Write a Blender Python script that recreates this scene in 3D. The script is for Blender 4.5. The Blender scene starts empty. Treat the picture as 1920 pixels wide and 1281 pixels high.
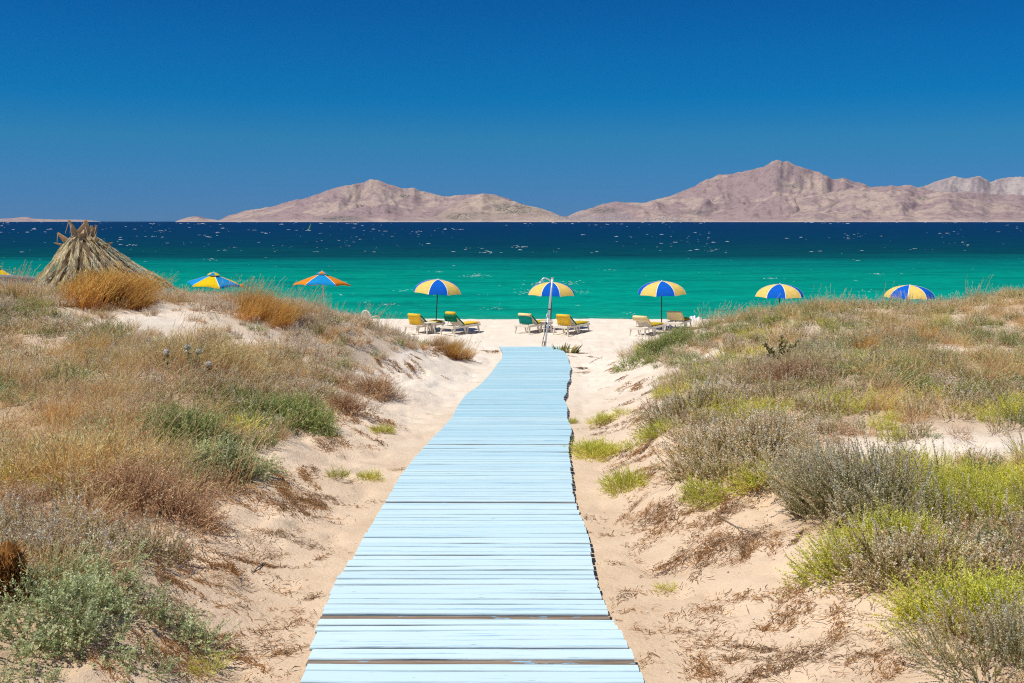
import bpy, math, random
import numpy as np
from mathutils import Vector, Matrix

R = math.radians
rng = np.random.default_rng(11)
random.seed(11)
scene = bpy.context.scene
COL = scene.collection

# ------------------------------------------------------------------ camera, sky, sun, exposure
EYE = 4.75
FPX = 1900.0
PITCH = math.atan(225.5 / FPX)
cam = bpy.data.cameras.new('camera')
cam.sensor_width = 36.0
cam.lens = FPX / 1920.0 * 36.0
cam.clip_start = 0.1
cam.clip_end = 60000
cam_o = bpy.data.objects.new('camera', cam)
COL.objects.link(cam_o)
cam_o.location = (0, 0, EYE)
cam_o.rotation_euler = (R(90) - PITCH, 0, 0)
scene.camera = cam_o

SUN_EL = R(64)
SUN_DIR = Vector((-0.85, -0.45, 0)).normalized()      # towards the sun, seen from above
world = bpy.data.worlds.new('World')
scene.world = world
world.use_nodes = True
wn, wl = world.node_tree.nodes, world.node_tree.links
bg = wn['Background']
sky = wn.new('ShaderNodeTexSky')
sky.sky_type = 'NISHITA'
sky.sun_disc = False
sky.sun_elevation = SUN_EL
sky.sun_rotation = math.atan2(SUN_DIR.x, SUN_DIR.y)
sky.air_density, sky.dust_density, sky.ozone_density, sky.altitude = 0.5, 0.0, 10.0, 2000
geo = wn.new('ShaderNodeNewGeometry')
sep = wn.new('ShaderNodeSeparateXYZ')
mp = wn.new('ShaderNodeMapRange')
mp.inputs['From Min'].default_value = 0.0
mp.inputs['From Max'].default_value = 0.60
rampw = wn.new('ShaderNodeValToRGB')
tc = wn.new('ShaderNodeTexCoord')
wl.new(tc.outputs['Generated'], sep.inputs[0])
wl.new(sep.outputs['Z'], mp.inputs['Value'])
wl.new(mp.outputs[0], rampw.inputs['Fac'])
cr = rampw.color_ramp
SKY_TINT = [(0, (0.0, 0.48, 0.67)), (100, (0.0, 0.52, 0.64)), (187, (0.0, 0.51, 0.58)), (262, (0.11, 0.48, 0.47)), (356, (0.15, 0.312, 0.38)), (414, (0.15, 0.23, 0.32))]
stops = []
for py_, c_ in SKY_TINT[::-1]:
    el_ = math.atan2(640.5 - py_, FPX) - PITCH
    stops.append((max(math.sin(el_), 0) / 0.6, c_))
stops.append((0.62, (0.30, 0.75, 0.90)))
stops.append((1.0, (1, 1, 1)))
while len(cr.elements) < len(stops):
    cr.elements.new(0.5)
for e, (p, c) in zip(cr.elements, stops):
    e.position = p
    e.color = (*c, 1)
mulw = wn.new('ShaderNodeMix')
mulw.data_type = 'RGBA'
mulw.blend_type = 'MULTIPLY'
mulw.inputs[0].default_value = 1.0
wl.new(sky.outputs[0], mulw.inputs[6])
wl.new(rampw.outputs[0], mulw.inputs[7])
wl.new(mulw.outputs[2], bg.inputs[0])
bg.inputs[1].default_value = 0.15

sun = bpy.data.lights.new('sun', 'SUN')
sun.energy = 4.4
sun.angle = R(0.53)
sun.color = (1.0, 0.95, 0.87)
sun_o = bpy.data.objects.new('sun', sun)
COL.objects.link(sun_o)
sv = Vector((SUN_DIR.x * math.cos(SUN_EL), SUN_DIR.y * math.cos(SUN_EL), math.sin(SUN_EL)))
sun_o.rotation_euler = sv.to_track_quat('Z', 'Y').to_euler()
scene.view_settings.view_transform = 'Standard'
scene.view_settings.look = 'None'
scene.view_settings.gamma = 1
scene.view_settings.use_curve_mapping = False
scene.view_settings.exposure = 0.12
scene.render.engine = 'CYCLES'
scene.cycles.max_bounces = 6
scene.cycles.diffuse_bounces = 3
scene.cycles.glossy_bounces = 2
scene.cycles.transmission_bounces = 2
scene.cycles.volume_bounces = 0
scene.cycles.use_denoising = False
scene.cycles.use_adaptive_sampling = False
scene.cycles.filter_width = 1.15

HAZE = 1.0e-5
# ------------------------------------------------------------------ helpers
def tag(o, label=None, cat=None, group=None, kind=None):
    if label: o['label'] = label
    if cat: o['category'] = cat
    if group: o['group'] = group
    if kind: o['kind'] = kind
    return o

def empty(name, loc, rz=0.0):
    o = bpy.data.objects.new(name, None)
    COL.objects.link(o)
    o.location = loc
    o.rotation_euler = (0, 0, rz)
    o.empty_display_size = 0.2
    return o

def link(name, me, parent=None, loc=None):
    o = bpy.data.objects.new(name, me)
    COL.objects.link(o)
    if parent: o.parent = parent
    if loc is not None: o.location = loc
    return o

def np_mesh(name, V, F, mats, C=None, smooth=False, attrs=None):
    V = np.asarray(V, np.float32)
    F = np.asarray(F, np.int32)
    k = F.shape[1]
    me = bpy.data.meshes.new(name)
    me.vertices.add(len(V))
    me.vertices.foreach_set('co', V.ravel())
    me.loops.add(F.size)
    me.loops.foreach_set('vertex_index', F.ravel())
    me.polygons.add(len(F))
    me.polygons.foreach_set('loop_start', np.arange(0, F.size, k, dtype=np.int32))
    me.polygons.foreach_set('loop_total', np.full(len(F), k, np.int32))
    me.polygons.foreach_set('use_smooth', np.full(len(F), bool(smooth)))
    if C is not None:
        a = me.color_attributes.new('tint', 'FLOAT_COLOR', 'POINT')
        c4 = np.ones((len(V), 4), np.float32)
        c4[:, :3] = C
        a.data.foreach_set('color', c4.ravel())
    for n, arr in (attrs or {}).items():
        a = me.attributes.new(n, 'FLOAT', 'POINT')
        a.data.foreach_set('value', np.asarray(arr, np.float32).ravel())
    for m in (mats if isinstance(mats, (list, tuple)) else [mats]):
        me.materials.append(m)
    me.update()
    me.validate()
    return me

class MB:
    """collects boxes, tubes and lathes into one mesh"""
    def __init__(s):
        s.v, s.f = [], []
    def add(s, vs, fs):
        n = len(s.v)
        s.v += [tuple(v) for v in vs]
        s.f += [tuple(n + i for i in f) for f in fs]
        return s
    def box(s, c, d, M=None, taper=(1, 1)):
        x, y, z = d[0] / 2, d[1] / 2, d[2] / 2
        vs = []
        for sz in (-1, 1):
            t = taper if sz > 0 else (1, 1)
            for sx, sy in ((-1, -1), (1, -1), (1, 1), (-1, 1)):
                p = Vector((sx * x * t[0], sy * y * t[1], sz * z))
                if M is not None: p = M @ p
                vs.append(p + Vector(c))
        return s.add(vs, [(3, 2, 1, 0), (4, 5, 6, 7), (0, 1, 5, 4), (1, 2, 6, 5), (2, 3, 7, 6), (3, 0, 4, 7)])
    def bar(s, a, b, w0, w1=None, up=(0, 0, 1), h0=None, h1=None):
        """rectangular bar from a to b"""
        a, b = Vector(a), Vector(b)
        w1 = w0 if w1 is None else w1
        h0 = w0 if h0 is None else h0
        h1 = h0 if h1 is None else h1
        t = (b - a).normalized()
        u = Vector(up)
        if abs(t.dot(u)) > 0.95: u = Vector((0, 1, 0))
        sd = t.cross(u).normalized()
        u = sd.cross(t).normalized()
        vs = []
        for p, w, h in ((a, w0, h0), (b, w1, h1)):
            for i, j in ((-1, -1), (1, -1), (1, 1), (-1, 1)):
                vs.append(p + sd * (i * w / 2) + u * (j * h / 2))
        return s.add(vs, [(3, 2, 1, 0), (4, 5, 6, 7), (0, 1, 5, 4), (1, 2, 6, 5), (2, 3, 7, 6), (3, 0, 4, 7)])
    def tube(s, pts, r, n=8):
        pts = [Vector(p) for p in pts]
        rs = r if isinstance(r, (list, tuple)) else [r] * len(pts)
        vs, fs = [], []
        prev = None
        for i, p in enumerate(pts):
            t = (pts[min(i + 1, len(pts) - 1)] - pts[max(i - 1, 0)]).normalized()
            if prev is None:
                u = Vector((0, 0, 1)) if abs(t.z) < 0.9 else Vector((1, 0, 0))
            else:
                u = prev
            sd = t.cross(u).normalized()
            u = sd.cross(t).normalized()
            prev = u
            for k in range(n):
                a = 2 * math.pi * k / n
                vs.append(p + (sd * math.cos(a) + u * math.sin(a)) * rs[i])
        for i in range(len(pts) - 1):
            for k in range(n):
                fs.append((i * n + k, i * n + (k + 1) % n, (i + 1) * n + (k + 1) % n, (i + 1) * n + k))
        fs.append(tuple(range(n - 1, -1, -1)))
        fs.append(tuple((len(pts) - 1) * n + k for k in range(n)))
        return s.add(vs, fs)
    def mesh(s, name, mat, bevel=0.0, smooth=False):
        me = bpy.data.meshes.new(name)
        me.from_pydata(s.v, [], s.f)
        me.materials.append(mat)
        if bevel:
            import bmesh
            bm = bmesh.new()
            bm.from_mesh(me)
            bmesh.ops.bevel(bm, geom=bm.edges[:], offset=bevel, segments=1, affect='EDGES', profile=0.5)
            bm.to_mesh(me)
            bm.free()
        if smooth:
            me.polygons.foreach_set('use_smooth', np.ones(len(me.polygons), bool))
        me.update()
        return me
    def build(s, name, mat, parent=None, bevel=0.0, smooth=False):
        return link(name, s.mesh(name, mat, bevel, smooth), parent)

def sstep(a, b, x):
    t = np.clip((np.asarray(x, float) - a) / (b - a), 0, 1)
    return t * t * (3 - 2 * t)

def _hash(ix, iy, seed):
    h = (ix.astype(np.int64) * 374761393 + iy.astype(np.int64) * 668265263 + seed * 974634777) & 0xffffffff
    h = ((h ^ (h >> 13)) * 1274126177) & 0xffffffff
    h = (h ^ (h >> 16)) & 0xffffffff
    return h / 4294967295.0

def vnoise(x, y, seed=0):
    x = np.asarray(x, float); y = np.asarray(y, float)
    ix, iy = np.floor(x), np.floor(y)
    fx, fy = x - ix, y - iy
    fx = fx * fx * fx * (fx * (fx * 6 - 15) + 10)
    fy = fy * fy * fy * (fy * (fy * 6 - 15) + 10)
    a, b = _hash(ix, iy, seed), _hash(ix + 1, iy, seed)
    c, d = _hash(ix, iy + 1, seed), _hash(ix + 1, iy + 1, seed)
    return (a * (1 - fx) + b * fx) * (1 - fy) + (c * (1 - fx) + d * fx) * fy

def fbm(x, y, seed=0, oct=4):
    s, a, t = 0.0, 0.5, 0.0
    for i in range(oct):
        s = s + a * vnoise(x * 2 ** i + 17.3 * i, y * 2 ** i - 9.1 * i, seed + i)
        t += a
        a *= 0.5
    return s / t

def ray(px, py):
    dx, dy = px - 960.0, 640.5 - py
    return np.array([dx, FPX * math.cos(PITCH) + dy * math.sin(PITCH), -FPX * math.sin(PITCH) + dy * math.cos(PITCH)])

def P(px, py, d):
    r = ray(px, py)
    return np.array([0, 0, EYE]) + r * (d / r[1])

# ------------------------------------------------------------------ materials
def new_mat(name):
    m = bpy.data.materials.new(name)
    m.use_nodes = True
    nt = m.node_tree
    return m, nt.nodes, nt.links, nt.nodes['Principled BSDF']

def ramp_node(n, stops, interp='LINEAR'):
    r = n.new('ShaderNodeValToRGB')
    el = r.color_ramp.elements
    r.color_ramp.interpolation = interp
    while len(el) < len(stops): el.new(0.5)
    for e, (p, c) in zip(el, stops):
        e.position = p
        e.color = (*c, 1) if len(c) == 3 else c
    return r

def noise_node(n, l, scale, detail=4, rough=0.55, vec=None, sc=None):
    t = n.new('ShaderNodeTexNoise')
    t.inputs['Scale'].default_value = scale
    t.inputs['Detail'].default_value = detail
    t.inputs['Roughness'].default_value = rough
    if vec is not None:
        if sc:
            m = n.new('ShaderNodeMapping')
            m.inputs['Scale'].default_value = sc
            l.new(vec, m.inputs[0])
            vec = m.outputs[0]
        l.new(vec, t.inputs['Vector'])
    return t

def mix_node(n, l, fac, a, b, mode='MIX'):
    m = n.new('ShaderNodeMix')
    m.data_type = 'RGBA'
    m.blend_type = mode
    for sock, v in ((m.inputs[0], fac), (m.inputs[6], a), (m.inputs[7], b)):
        if isinstance(v, (int, float)): sock.default_value = v
        elif isinstance(v, tuple): sock.default_value = (*v, 1)
        else: l.new(v, sock)
    return m.outputs[2]

def plain(name, col, rough=0.6, var=0.12, scale=30, spec=0.3, metal=0.0, translucent=0.0):
    m, n, l, b = new_mat(name)
    co = n.new('ShaderNodeTexCoord')
    t = noise_node(n, l, scale, 4, 0.6, co.outputs['Object'])
    lo = tuple(c * (1 - var) for c in col)
    hi = tuple(min(1, c * (1 + var)) for c in col)
    r = ramp_node(n, [(0.3, lo), (0.7, hi)])
    l.new(t.outputs['Fac'], r.inputs[0])
    l.new(r.outputs[0], b.inputs['Base Color'])
    b.inputs['Roughness'].default_value = rough
    b.inputs['Specular IOR Level'].default_value = spec
    b.inputs['Metallic'].default_value = metal
    if translucent:
        tr = n.new('ShaderNodeBsdfTranslucent')
        l.new(r.outputs[0], tr.inputs[0])
        mx = n.new('ShaderNodeMixShader')
        mx.inputs[0].default_value = translucent
        l.new(b.outputs[0], mx.inputs[1])
        l.new(tr.outputs[0], mx.inputs[2])
        l.new(mx.outputs[0], n['Material Output'].inputs[0])
    return m

M = {}
# plants: colour per leaf comes from the mesh, a little drift per plant
m, n, l, b = new_mat('plant')
at = n.new('ShaderNodeAttribute'); at.attribute_name = 'tint'
oi = n.new('ShaderNodeObjectInfo')
rv = ramp_node(n, [(0.0, (0.80, 0.79, 0.77)), (0.5, (1.0, 1.0, 1.0)), (1.0, (1.22, 1.16, 1.07))])
l.new(oi.outputs['Random'], rv.inputs[0])
c = mix_node(n, l, 1.0, at.outputs['Color'], rv.outputs[0], 'MULTIPLY')
l.new(c, b.inputs['Base Color'])
b.inputs['Roughness'].default_value = 0.75
b.inputs['Specular IOR Level'].default_value = 0.2
tr = n.new('ShaderNodeBsdfTranslucent')
l.new(c, tr.inputs[0])
mx = n.new('ShaderNodeMixShader'); mx.inputs[0].default_value = 0.42
l.new(b.outputs[0], mx.inputs[1]); l.new(tr.outputs[0], mx.inputs[2])
l.new(mx.outputs[0], n['Material Output'].inputs[0])
M['plant'] = m

# sand
m, n, l, b = new_mat('sand')
co = n.new('ShaderNodeTexCoord')
pale = n.new('ShaderNodeAttribute'); pale.attribute_name = 'pale'
veg = n.new('ShaderNodeAttribute'); veg.attribute_name = 'veg'
n1 = noise_node(n, l, 1.3, 5, 0.6, co.outputs['Object'])
n2 = noise_node(n, l, 60, 3, 0.7, co.outputs['Object'])
n3 = noise_node(n, l, 9, 6, 0.7, co.outputs['Object'])
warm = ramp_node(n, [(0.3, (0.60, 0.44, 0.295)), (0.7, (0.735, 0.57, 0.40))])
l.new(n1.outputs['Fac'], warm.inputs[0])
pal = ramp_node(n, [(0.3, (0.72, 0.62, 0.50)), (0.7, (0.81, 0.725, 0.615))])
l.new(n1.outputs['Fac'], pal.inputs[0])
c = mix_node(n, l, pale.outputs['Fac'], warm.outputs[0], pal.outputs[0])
g = ramp_node(n, [(0.25, (0.78, 0.76, 0.73)), (0.5, (1, 1, 1)), (0.75, (1.08, 1.08, 1.08))])
l.new(n2.outputs['Fac'], g.inputs[0])
c = mix_node(n, l, 0.8, c, g.outputs[0], 'MULTIPLY')
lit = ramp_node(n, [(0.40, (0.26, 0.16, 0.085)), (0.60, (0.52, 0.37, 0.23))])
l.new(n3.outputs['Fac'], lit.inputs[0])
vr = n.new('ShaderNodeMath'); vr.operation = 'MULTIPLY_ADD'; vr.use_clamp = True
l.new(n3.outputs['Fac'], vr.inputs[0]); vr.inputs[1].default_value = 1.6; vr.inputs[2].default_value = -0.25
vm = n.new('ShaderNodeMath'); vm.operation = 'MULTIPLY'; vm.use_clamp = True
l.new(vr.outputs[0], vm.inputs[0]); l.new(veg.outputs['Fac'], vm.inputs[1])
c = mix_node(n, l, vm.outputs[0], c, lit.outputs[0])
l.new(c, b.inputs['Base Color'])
b.inputs['Roughness'].default_value = 0.95
b.inputs['Specular IOR Level'].default_value = 0.1
bp = n.new('ShaderNodeBump'); bp.inputs['Strength'].default_value = 0.75; bp.inputs['Distance'].default_value = 0.04
hs = n.new('ShaderNodeMath'); hs.operation = 'MULTIPLY_ADD'
l.new(n2.outputs['Fac'], hs.inputs[0]); hs.inputs[1].default_value = 0.25
l.new(n3.outputs['Fac'], hs.inputs[2])
l.new(hs.outputs[0], bp.inputs['Height']); l.new(bp.outputs[0], b.inputs['Normal'])
M['sand'] = m

# painted planks
m, n, l, b = new_mat('painted_plank')
co = n.new('ShaderNodeTexCoord'); oi = n.new('ShaderNodeObjectInfo')
off = n.new('ShaderNodeVectorMath'); off.operation = 'ADD'
sc_ = n.new('ShaderNodeVectorMath'); sc_.operation = 'SCALE'
cmb = n.new('ShaderNodeCombineXYZ')
for i in range(3): l.new(oi.outputs['Random'], cmb.inputs[i])
l.new(cmb.outputs[0], sc_.inputs[0]); sc_.inputs['Scale'].default_value = 53.0
geo_ = n.new('ShaderNodeNewGeometry')
l.new(geo_.outputs['Position'], off.inputs[0]); l.new(sc_.outputs[0], off.inputs[1])
s1 = noise_node(n, l, 1.0, 6, 0.65, off.outputs[0], (0.9, 52, 52))
s2 = noise_node(n, l, 1.0, 5, 0.7, off.outputs[0], (5, 60, 60))
s3 = noise_node(n, l, 1.0, 4, 0.6, off.outputs[0], (2.5, 2.5, 2.5))
base = ramp_node(n, [(0.0, (0.22, 0.475, 0.595)), (0.5, (0.35, 0.58, 0.665)), (1.0, (0.51, 0.69, 0.735))])
l.new(oi.outputs['Random'], base.inputs[0])
c = mix_node(n, l, 0.5, base.outputs[0], mix_node(n, l, s3.outputs['Fac'], (0.36, 0.605, 0.69), (0.55, 0.72, 0.76)))
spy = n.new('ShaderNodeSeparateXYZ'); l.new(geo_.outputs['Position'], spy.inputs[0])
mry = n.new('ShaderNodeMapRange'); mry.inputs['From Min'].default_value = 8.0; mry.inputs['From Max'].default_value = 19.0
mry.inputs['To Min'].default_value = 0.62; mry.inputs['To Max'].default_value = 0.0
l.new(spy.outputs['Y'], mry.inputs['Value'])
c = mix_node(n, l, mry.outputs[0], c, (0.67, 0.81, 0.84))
w1 = ramp_node(n, [(0.0, (1, 1, 1)), (0.358, (1, 1, 1)), (0.378, (0, 0, 0)), (1, (0, 0, 0))])
l.new(s1.outputs['Fac'], w1.inputs[0])
c = mix_node(n, l, w1.outputs[0], c, (0.19, 0.42, 0.62))
w2 = ramp_node(n, [(0.0, (1, 1, 1)), (0.285, (1, 1, 1)), (0.33, (0, 0, 0)), (1, (0, 0, 0))])
l.new(s2.outputs['Fac'], w2.inputs[0])
c = mix_node(n, l, w2.outputs[0], c, (0.17, 0.13, 0.10))
at = n.new('ShaderNodeAttribute'); at.attribute_name = 'wear_and_shade'
wr = n.new('ShaderNodeMath'); wr.operation = 'MULTIPLY_ADD'; wr.use_clamp = True
l.new(s1.outputs['Fac'], wr.inputs[0]); wr.inputs[1].default_value = -5.0; wr.inputs[2].default_value = 2.75
wm = n.new('ShaderNodeMath'); wm.operation = 'MULTIPLY'; wm.use_clamp = True
l.new(wr.outputs[0], wm.inputs[0]); l.new(at.outputs['Fac'], wm.inputs[1])
wood = mix_node(n, l, s2.outputs['Fac'], (0.16, 0.11, 0.07), (0.42, 0.32, 0.24))
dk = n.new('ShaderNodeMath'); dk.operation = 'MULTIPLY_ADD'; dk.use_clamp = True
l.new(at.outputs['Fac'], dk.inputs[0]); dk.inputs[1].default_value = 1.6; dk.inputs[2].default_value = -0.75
c = mix_node(n, l, dk.outputs[0], c, (0.035, 0.11, 0.18))  # shade in the gaps painted as deep blue on plank sides and edges
c = mix_node(n, l, wm.outputs[0], c, wood)
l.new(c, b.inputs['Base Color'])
b.inputs['Roughness'].default_value = 0.6
b.inputs['Specular IOR Level'].default_value = 0.25
bp = n.new('ShaderNodeBump'); bp.inputs['Strength'].default_value = 0.4; bp.inputs['Distance'].default_value = 0.008
l.new(s2.outputs['Fac'], bp.inputs['Height']); l.new(bp.outputs[0], b.inputs['Normal'])
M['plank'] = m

# bare weathered wood
m, n, l, b = new_mat('weathered_wood')
geo_ = n.new('ShaderNodeNewGeometry')
s1 = noise_node(n, l, 1.0, 6, 0.65, geo_.outputs['Position'], (2, 40, 40))
s3 = noise_node(n, l, 1.0, 5, 0.6, geo_.outputs['Position'], (5, 25, 25))
r1 = ramp_node(n, [(0.3, (0.10, 0.07, 0.045)), (0.55, (0.26, 0.19, 0.13)), (0.75, (0.38, 0.31, 0.25))])
l.new(s1.outputs['Fac'], r1.inputs[0])
w1 = ramp_node(n, [(0.0, (0, 0, 0)), (0.62, (0, 0, 0)), (0.66, (1, 1, 1)), (1, (1, 1, 1))])
l.new(s3.outputs['Fac'], w1.inputs[0])
l.new(mix_node(n, l, w1.outputs[0], r1.outputs[0], (0.25, 0.50, 0.68)), b.inputs['Base Color'])
b.inputs['Roughness'].default_value = 0.8
M['wood'] = m

# sea: the water's own colour follows its depth (distance off the beach)
m, n, l, b = new_mat('sea_water')
co = n.new('ShaderNodeTexCoord')
sp = n.new('ShaderNodeSeparateXYZ'); l.new(co.outputs['Object'], sp.inputs[0])
dv = n.new('ShaderNodeMath'); dv.operation = 'DIVIDE'; dv.inputs[0].default_value = 45.0
l.new(sp.outputs['Y'], dv.inputs[1])
big = noise_node(n, l, 1.0, 4, 0.55, co.outputs['Object'], (0.008, 0.04, 1))
ad = n.new('ShaderNodeMath'); ad.operation = 'MULTIPLY_ADD'
l.new(big.outputs['Fac'], ad.inputs[0]); ad.inputs[1].default_value = 0.15
sb = n.new('ShaderNodeMath'); sb.operation = 'SUBTRACT'; l.new(dv.outputs[0], sb.inputs[0]); sb.inputs[1].default_value = 0.075
l.new(sb.outputs[0], ad.inputs[2])
cr_ = ramp_node(n, [(0.0, (0.001, 0.027, 0.095)), (0.10, (0.001, 0.032, 0.088)), (0.22, (0.001, 0.040, 0.076)), (0.310, (0.001, 0.056, 0.076)),
                    (0.385, (0.0, 0.150, 0.140)), (0.50, (0.0, 0.215, 0.165)), (0.72, (0.0, 0.255, 0.190)), (0.86, (0.002, 0.250, 0.178)), (0.955, (0.03, 0.27, 0.19))])
l.new(ad.outputs[0], cr_.inputs[0])
md = noise_node(n, l, 1.0, 5, 0.6, co.outputs['Object'], (0.10, 0.30, 1))
mr = ramp_node(n, [(0.30, (0.62, 0.70, 0.76)), (0.50, (1, 1, 1)), (0.72, (1.3, 1.2, 1.16))])
l.new(md.outputs['Fac'], mr.inputs[0])
c = mix_node(n, l, 1.0, cr_.outputs[0], mr.outputs[0], 'MULTIPLY')
fn = noise_node(n, l, 1.0, 4, 0.65, co.outputs['Object'], (0.9, 1.7, 1))
fr = ramp_node(n, [(0.34, (0.52, 0.60, 0.68)), (0.50, (1, 1, 1)), (0.68, (1.5, 1.35, 1.28))])
l.new(fn.outputs['Fac'], fr.inputs[0])
c = mix_node(n, l, 0.6, c, fr.outputs[0], 'MULTIPLY')
l.new(c, b.inputs['Base Color'])
b.inputs['Roughness'].default_value = 0.35
b.inputs['IOR'].default_value = 1.33
b.inputs['Specular IOR Level'].default_value = 0.06
bp = n.new('ShaderNodeBump'); bp.inputs['Strength'].default_value = 0.5; bp.inputs['Distance'].default_value = 0.35
l.new(fn.outputs['Fac'], bp.inputs['Height']); l.new(bp.outputs[0], b.inputs['Normal'])
df = n.new('ShaderNodeBsdfDiffuse'); gl = n.new('ShaderNodeBsdfGlossy'); gl.inputs['Roughness'].default_value = 0.22
l.new(c, df.inputs['Color']); l.new(bp.outputs[0], df.inputs['Normal']); l.new(bp.outputs[0], gl.inputs['Normal'])
mx = n.new('ShaderNodeMixShader'); mx.inputs[0].default_value = 0.03
l.new(df.outputs[0], mx.inputs[1]); l.new(gl.outputs[0], mx.inputs[2])
n.remove(b)
l.new(mx.outputs[0], n['Material Output'].inputs[0])
M['sea'] = m
M['foam'] = plain('foam', (0.70, 0.73, 0.74), 0.8, 0.05)

# mountains
def mountain_mat(name, base, lightc, darkc, green=True):
    m, n, l, b = new_mat(name)
    co = n.new('ShaderNodeTexCoord')
    a1 = noise_node(n, l, 0.0022, 8, 0.62, co.outputs['Object'])
    a2 = noise_node(n, l, 0.012, 8, 0.7, co.outputs['Object'])
    a3 = noise_node(n, l, 0.035, 5, 0.75, co.outputs['Object'])
    r = ramp_node(n, [(0.30, base), (0.50, base), (0.545, lightc), (0.60, lightc), (0.64, base)])
    l.new(a1.outputs['Fac'], r.inputs[0])
    r2 = ramp_node(n, [(0.28, darkc), (0.46, (1, 1, 1)), (0.72, (1.18, 1.15, 1.1))])
    l.new(a2.outputs['Fac'], r2.inputs[0])
    c = mix_node(n, l, 0.85, r.outputs[0], r2.outputs[0], 'MULTIPLY')
    r3 = ramp_node(n, [(0.34, (0.34, 0.36, 0.34)), (0.46, (0.92, 0.92, 0.92)), (0.7, (1.3, 1.3, 1.28))])
    l.new(a3.outputs['Fac'], r3.inputs[0])
    c = mix_node(n, l, 0.55, c, r3.outputs[0], 'MULTIPLY')
    bq = n.new('ShaderNodeBump'); bq.inputs['Strength'].default_value = 0.22; bq.inputs['Distance'].default_value = 60
    l.new(a2.outputs['Fac'], bq.inputs['Height']); l.new(bq.outputs[0], b.inputs['Normal'])
    if green:
        wd = n.new('ShaderNodeAttribute'); wd.attribute_name = 'woods'
        th = n.new('ShaderNodeMath'); th.operation = 'MULTIPLY_ADD'; th.use_clamp = True
        l.new(a3.outputs['Fac'], th.inputs[0]); th.inputs[1].default_value = 9; th.inputs[2].default_value = -4.2
        mm = n.new('ShaderNodeMath'); mm.operation = 'MULTIPLY'
        l.new(th.outputs[0], mm.inputs[0]); l.new(wd.outputs['Fac'], mm.inputs[1])
        c = mix_node(n, l, mm.outputs[0], c, (0.055, 0.075, 0.055))
        sh = n.new('ShaderNodeAttribute'); sh.attribute_name = 'shore'
        c = mix_node(n, l, sh.outputs['Fac'], c, (0.55, 0.48, 0.42))
    l.new(c, b.inputs['Base Color'])
    b.inputs['Roughness'].default_value = 1.0
    b.inputs['Specular IOR Level'].default_value = 0.0
    return m
M['mountain'] = mountain_mat('bare_mountain', (0.300, 0.218, 0.208), (0.385, 0.295, 0.248), (0.50, 0.49, 0.54))
M['hill'] = mountain_mat('tan_hill', (0.355, 0.270, 0.225), (0.43, 0.335, 0.265), (0.55, 0.53, 0.55))
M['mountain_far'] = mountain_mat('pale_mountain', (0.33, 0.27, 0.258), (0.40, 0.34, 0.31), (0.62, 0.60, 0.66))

M['white_plastic'] = plain('white_plastic', (0.76, 0.69, 0.57), 0.45, 0.06, 12, 0.4)
M['dark_pole'] = plain('dark_pole', (0.012, 0.03, 0.028), 0.4, 0.2, 20, 0.5)
M['white_pole'] = plain('white_pole', (0.72, 0.68, 0.60), 0.5, 0.1, 20, 0.4)
M['yellow_cloth'] = plain('yellow_cloth', (0.88, 0.66, 0.19), 0.85, 0.08, 6, 0.1, translucent=0.25)
M['blue_cloth'] = plain('blue_cloth', (0.006, 0.13, 0.62), 0.85, 0.10, 6, 0.1, translucent=0.2)
M['sky_cloth'] = plain('light_blue_cloth', (0.01, 0.30, 0.66), 0.85, 0.12, 6, 0.1, translucent=0.2)
M['bright_yellow_cloth'] = plain('bright_yellow_cloth', (0.85, 0.60, 0.01), 0.85, 0.1, 6, 0.1, translucent=0.2)
M['orange_cloth'] = plain('orange_cloth', (0.80, 0.27, 0.02), 0.85, 0.1, 6, 0.1, translucent=0.2)
M['navy_cloth'] = plain('navy_cloth', (0.02, 0.025, 0.09), 0.85, 0.1, 6, 0.1)
M['piping'] = plain('white_piping', (0.78, 0.80, 0.78), 0.8, 0.05)
M['cushion_yellow'] = plain('cushion_yellow', (0.80, 0.50, 0.05), 0.9, 0.12, 9, 0.1)
M['cushion_cream'] = plain('cushion_cream', (0.80, 0.64, 0.32), 0.9, 0.12, 9, 0.1)
M['cushion_green'] = plain('cushion_green', (0.005, 0.16, 0.085), 0.9, 0.2, 9, 0.1)
M['cushion_teal'] = plain('cushion_teal', (0.01, 0.27, 0.22), 0.9, 0.2, 9, 0.1)
M['cushion_olive'] = plain('cushion_olive', (0.48, 0.36, 0.02), 0.9, 0.15, 9, 0.1)
M['galvanised'] = plain('galvanised_pipe', (0.62, 0.64, 0.66), 0.35, 0.15, 20, 0.5, 0.3)
M['black_rubber'] = plain('black_rubber', (0.015, 0.017, 0.02), 0.5, 0.2)
M['grey_board'] = plain('grey_board', (0.26, 0.30, 0.34), 0.7, 0.12, 8)
M['sail'] = plain('green_sail', (0.32, 0.72, 0.36), 0.5, 0.2, 2, translucent=0.45)
M['town'] = plain('whitewashed_wall', (0.62, 0.58, 0.54), 0.9, 0.2, 0.05)
M['stone'] = plain('grey_stone', (0.26, 0.235, 0.215), 0.9, 0.25, 18)
M['pebble'] = plain('pale_pebble', (0.66, 0.58, 0.50), 0.85, 0.25, 9)
M['stump'] = plain('rusty_fibre', (0.24, 0.105, 0.028), 0.95, 0.65, 16, 0.1)

# ------------------------------------------------------------------ terrain
path_prof = np.array([(-4, 2.80), (2, 2.88), (4, 2.93), (6.4, 3.0), (9, 3.07), (11.5, 3.15), (15.4, 3.27), (18.5, 3.46), (22, 3.72), (25, 3.90), (28.6, 4.06), (32, 4.10), (36, 4.28)])
_k = np.linspace(-4, 36, 401)
_zz = np.interp(_k, path_prof[:, 0], EYE - path_prof[:, 1])
_zz = np.convolve(np.pad(_zz, 12, mode='edge'), np.ones(25) / 25, 'valid')
def zpath(y): return np.interp(y, _k, _zz)

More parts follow.
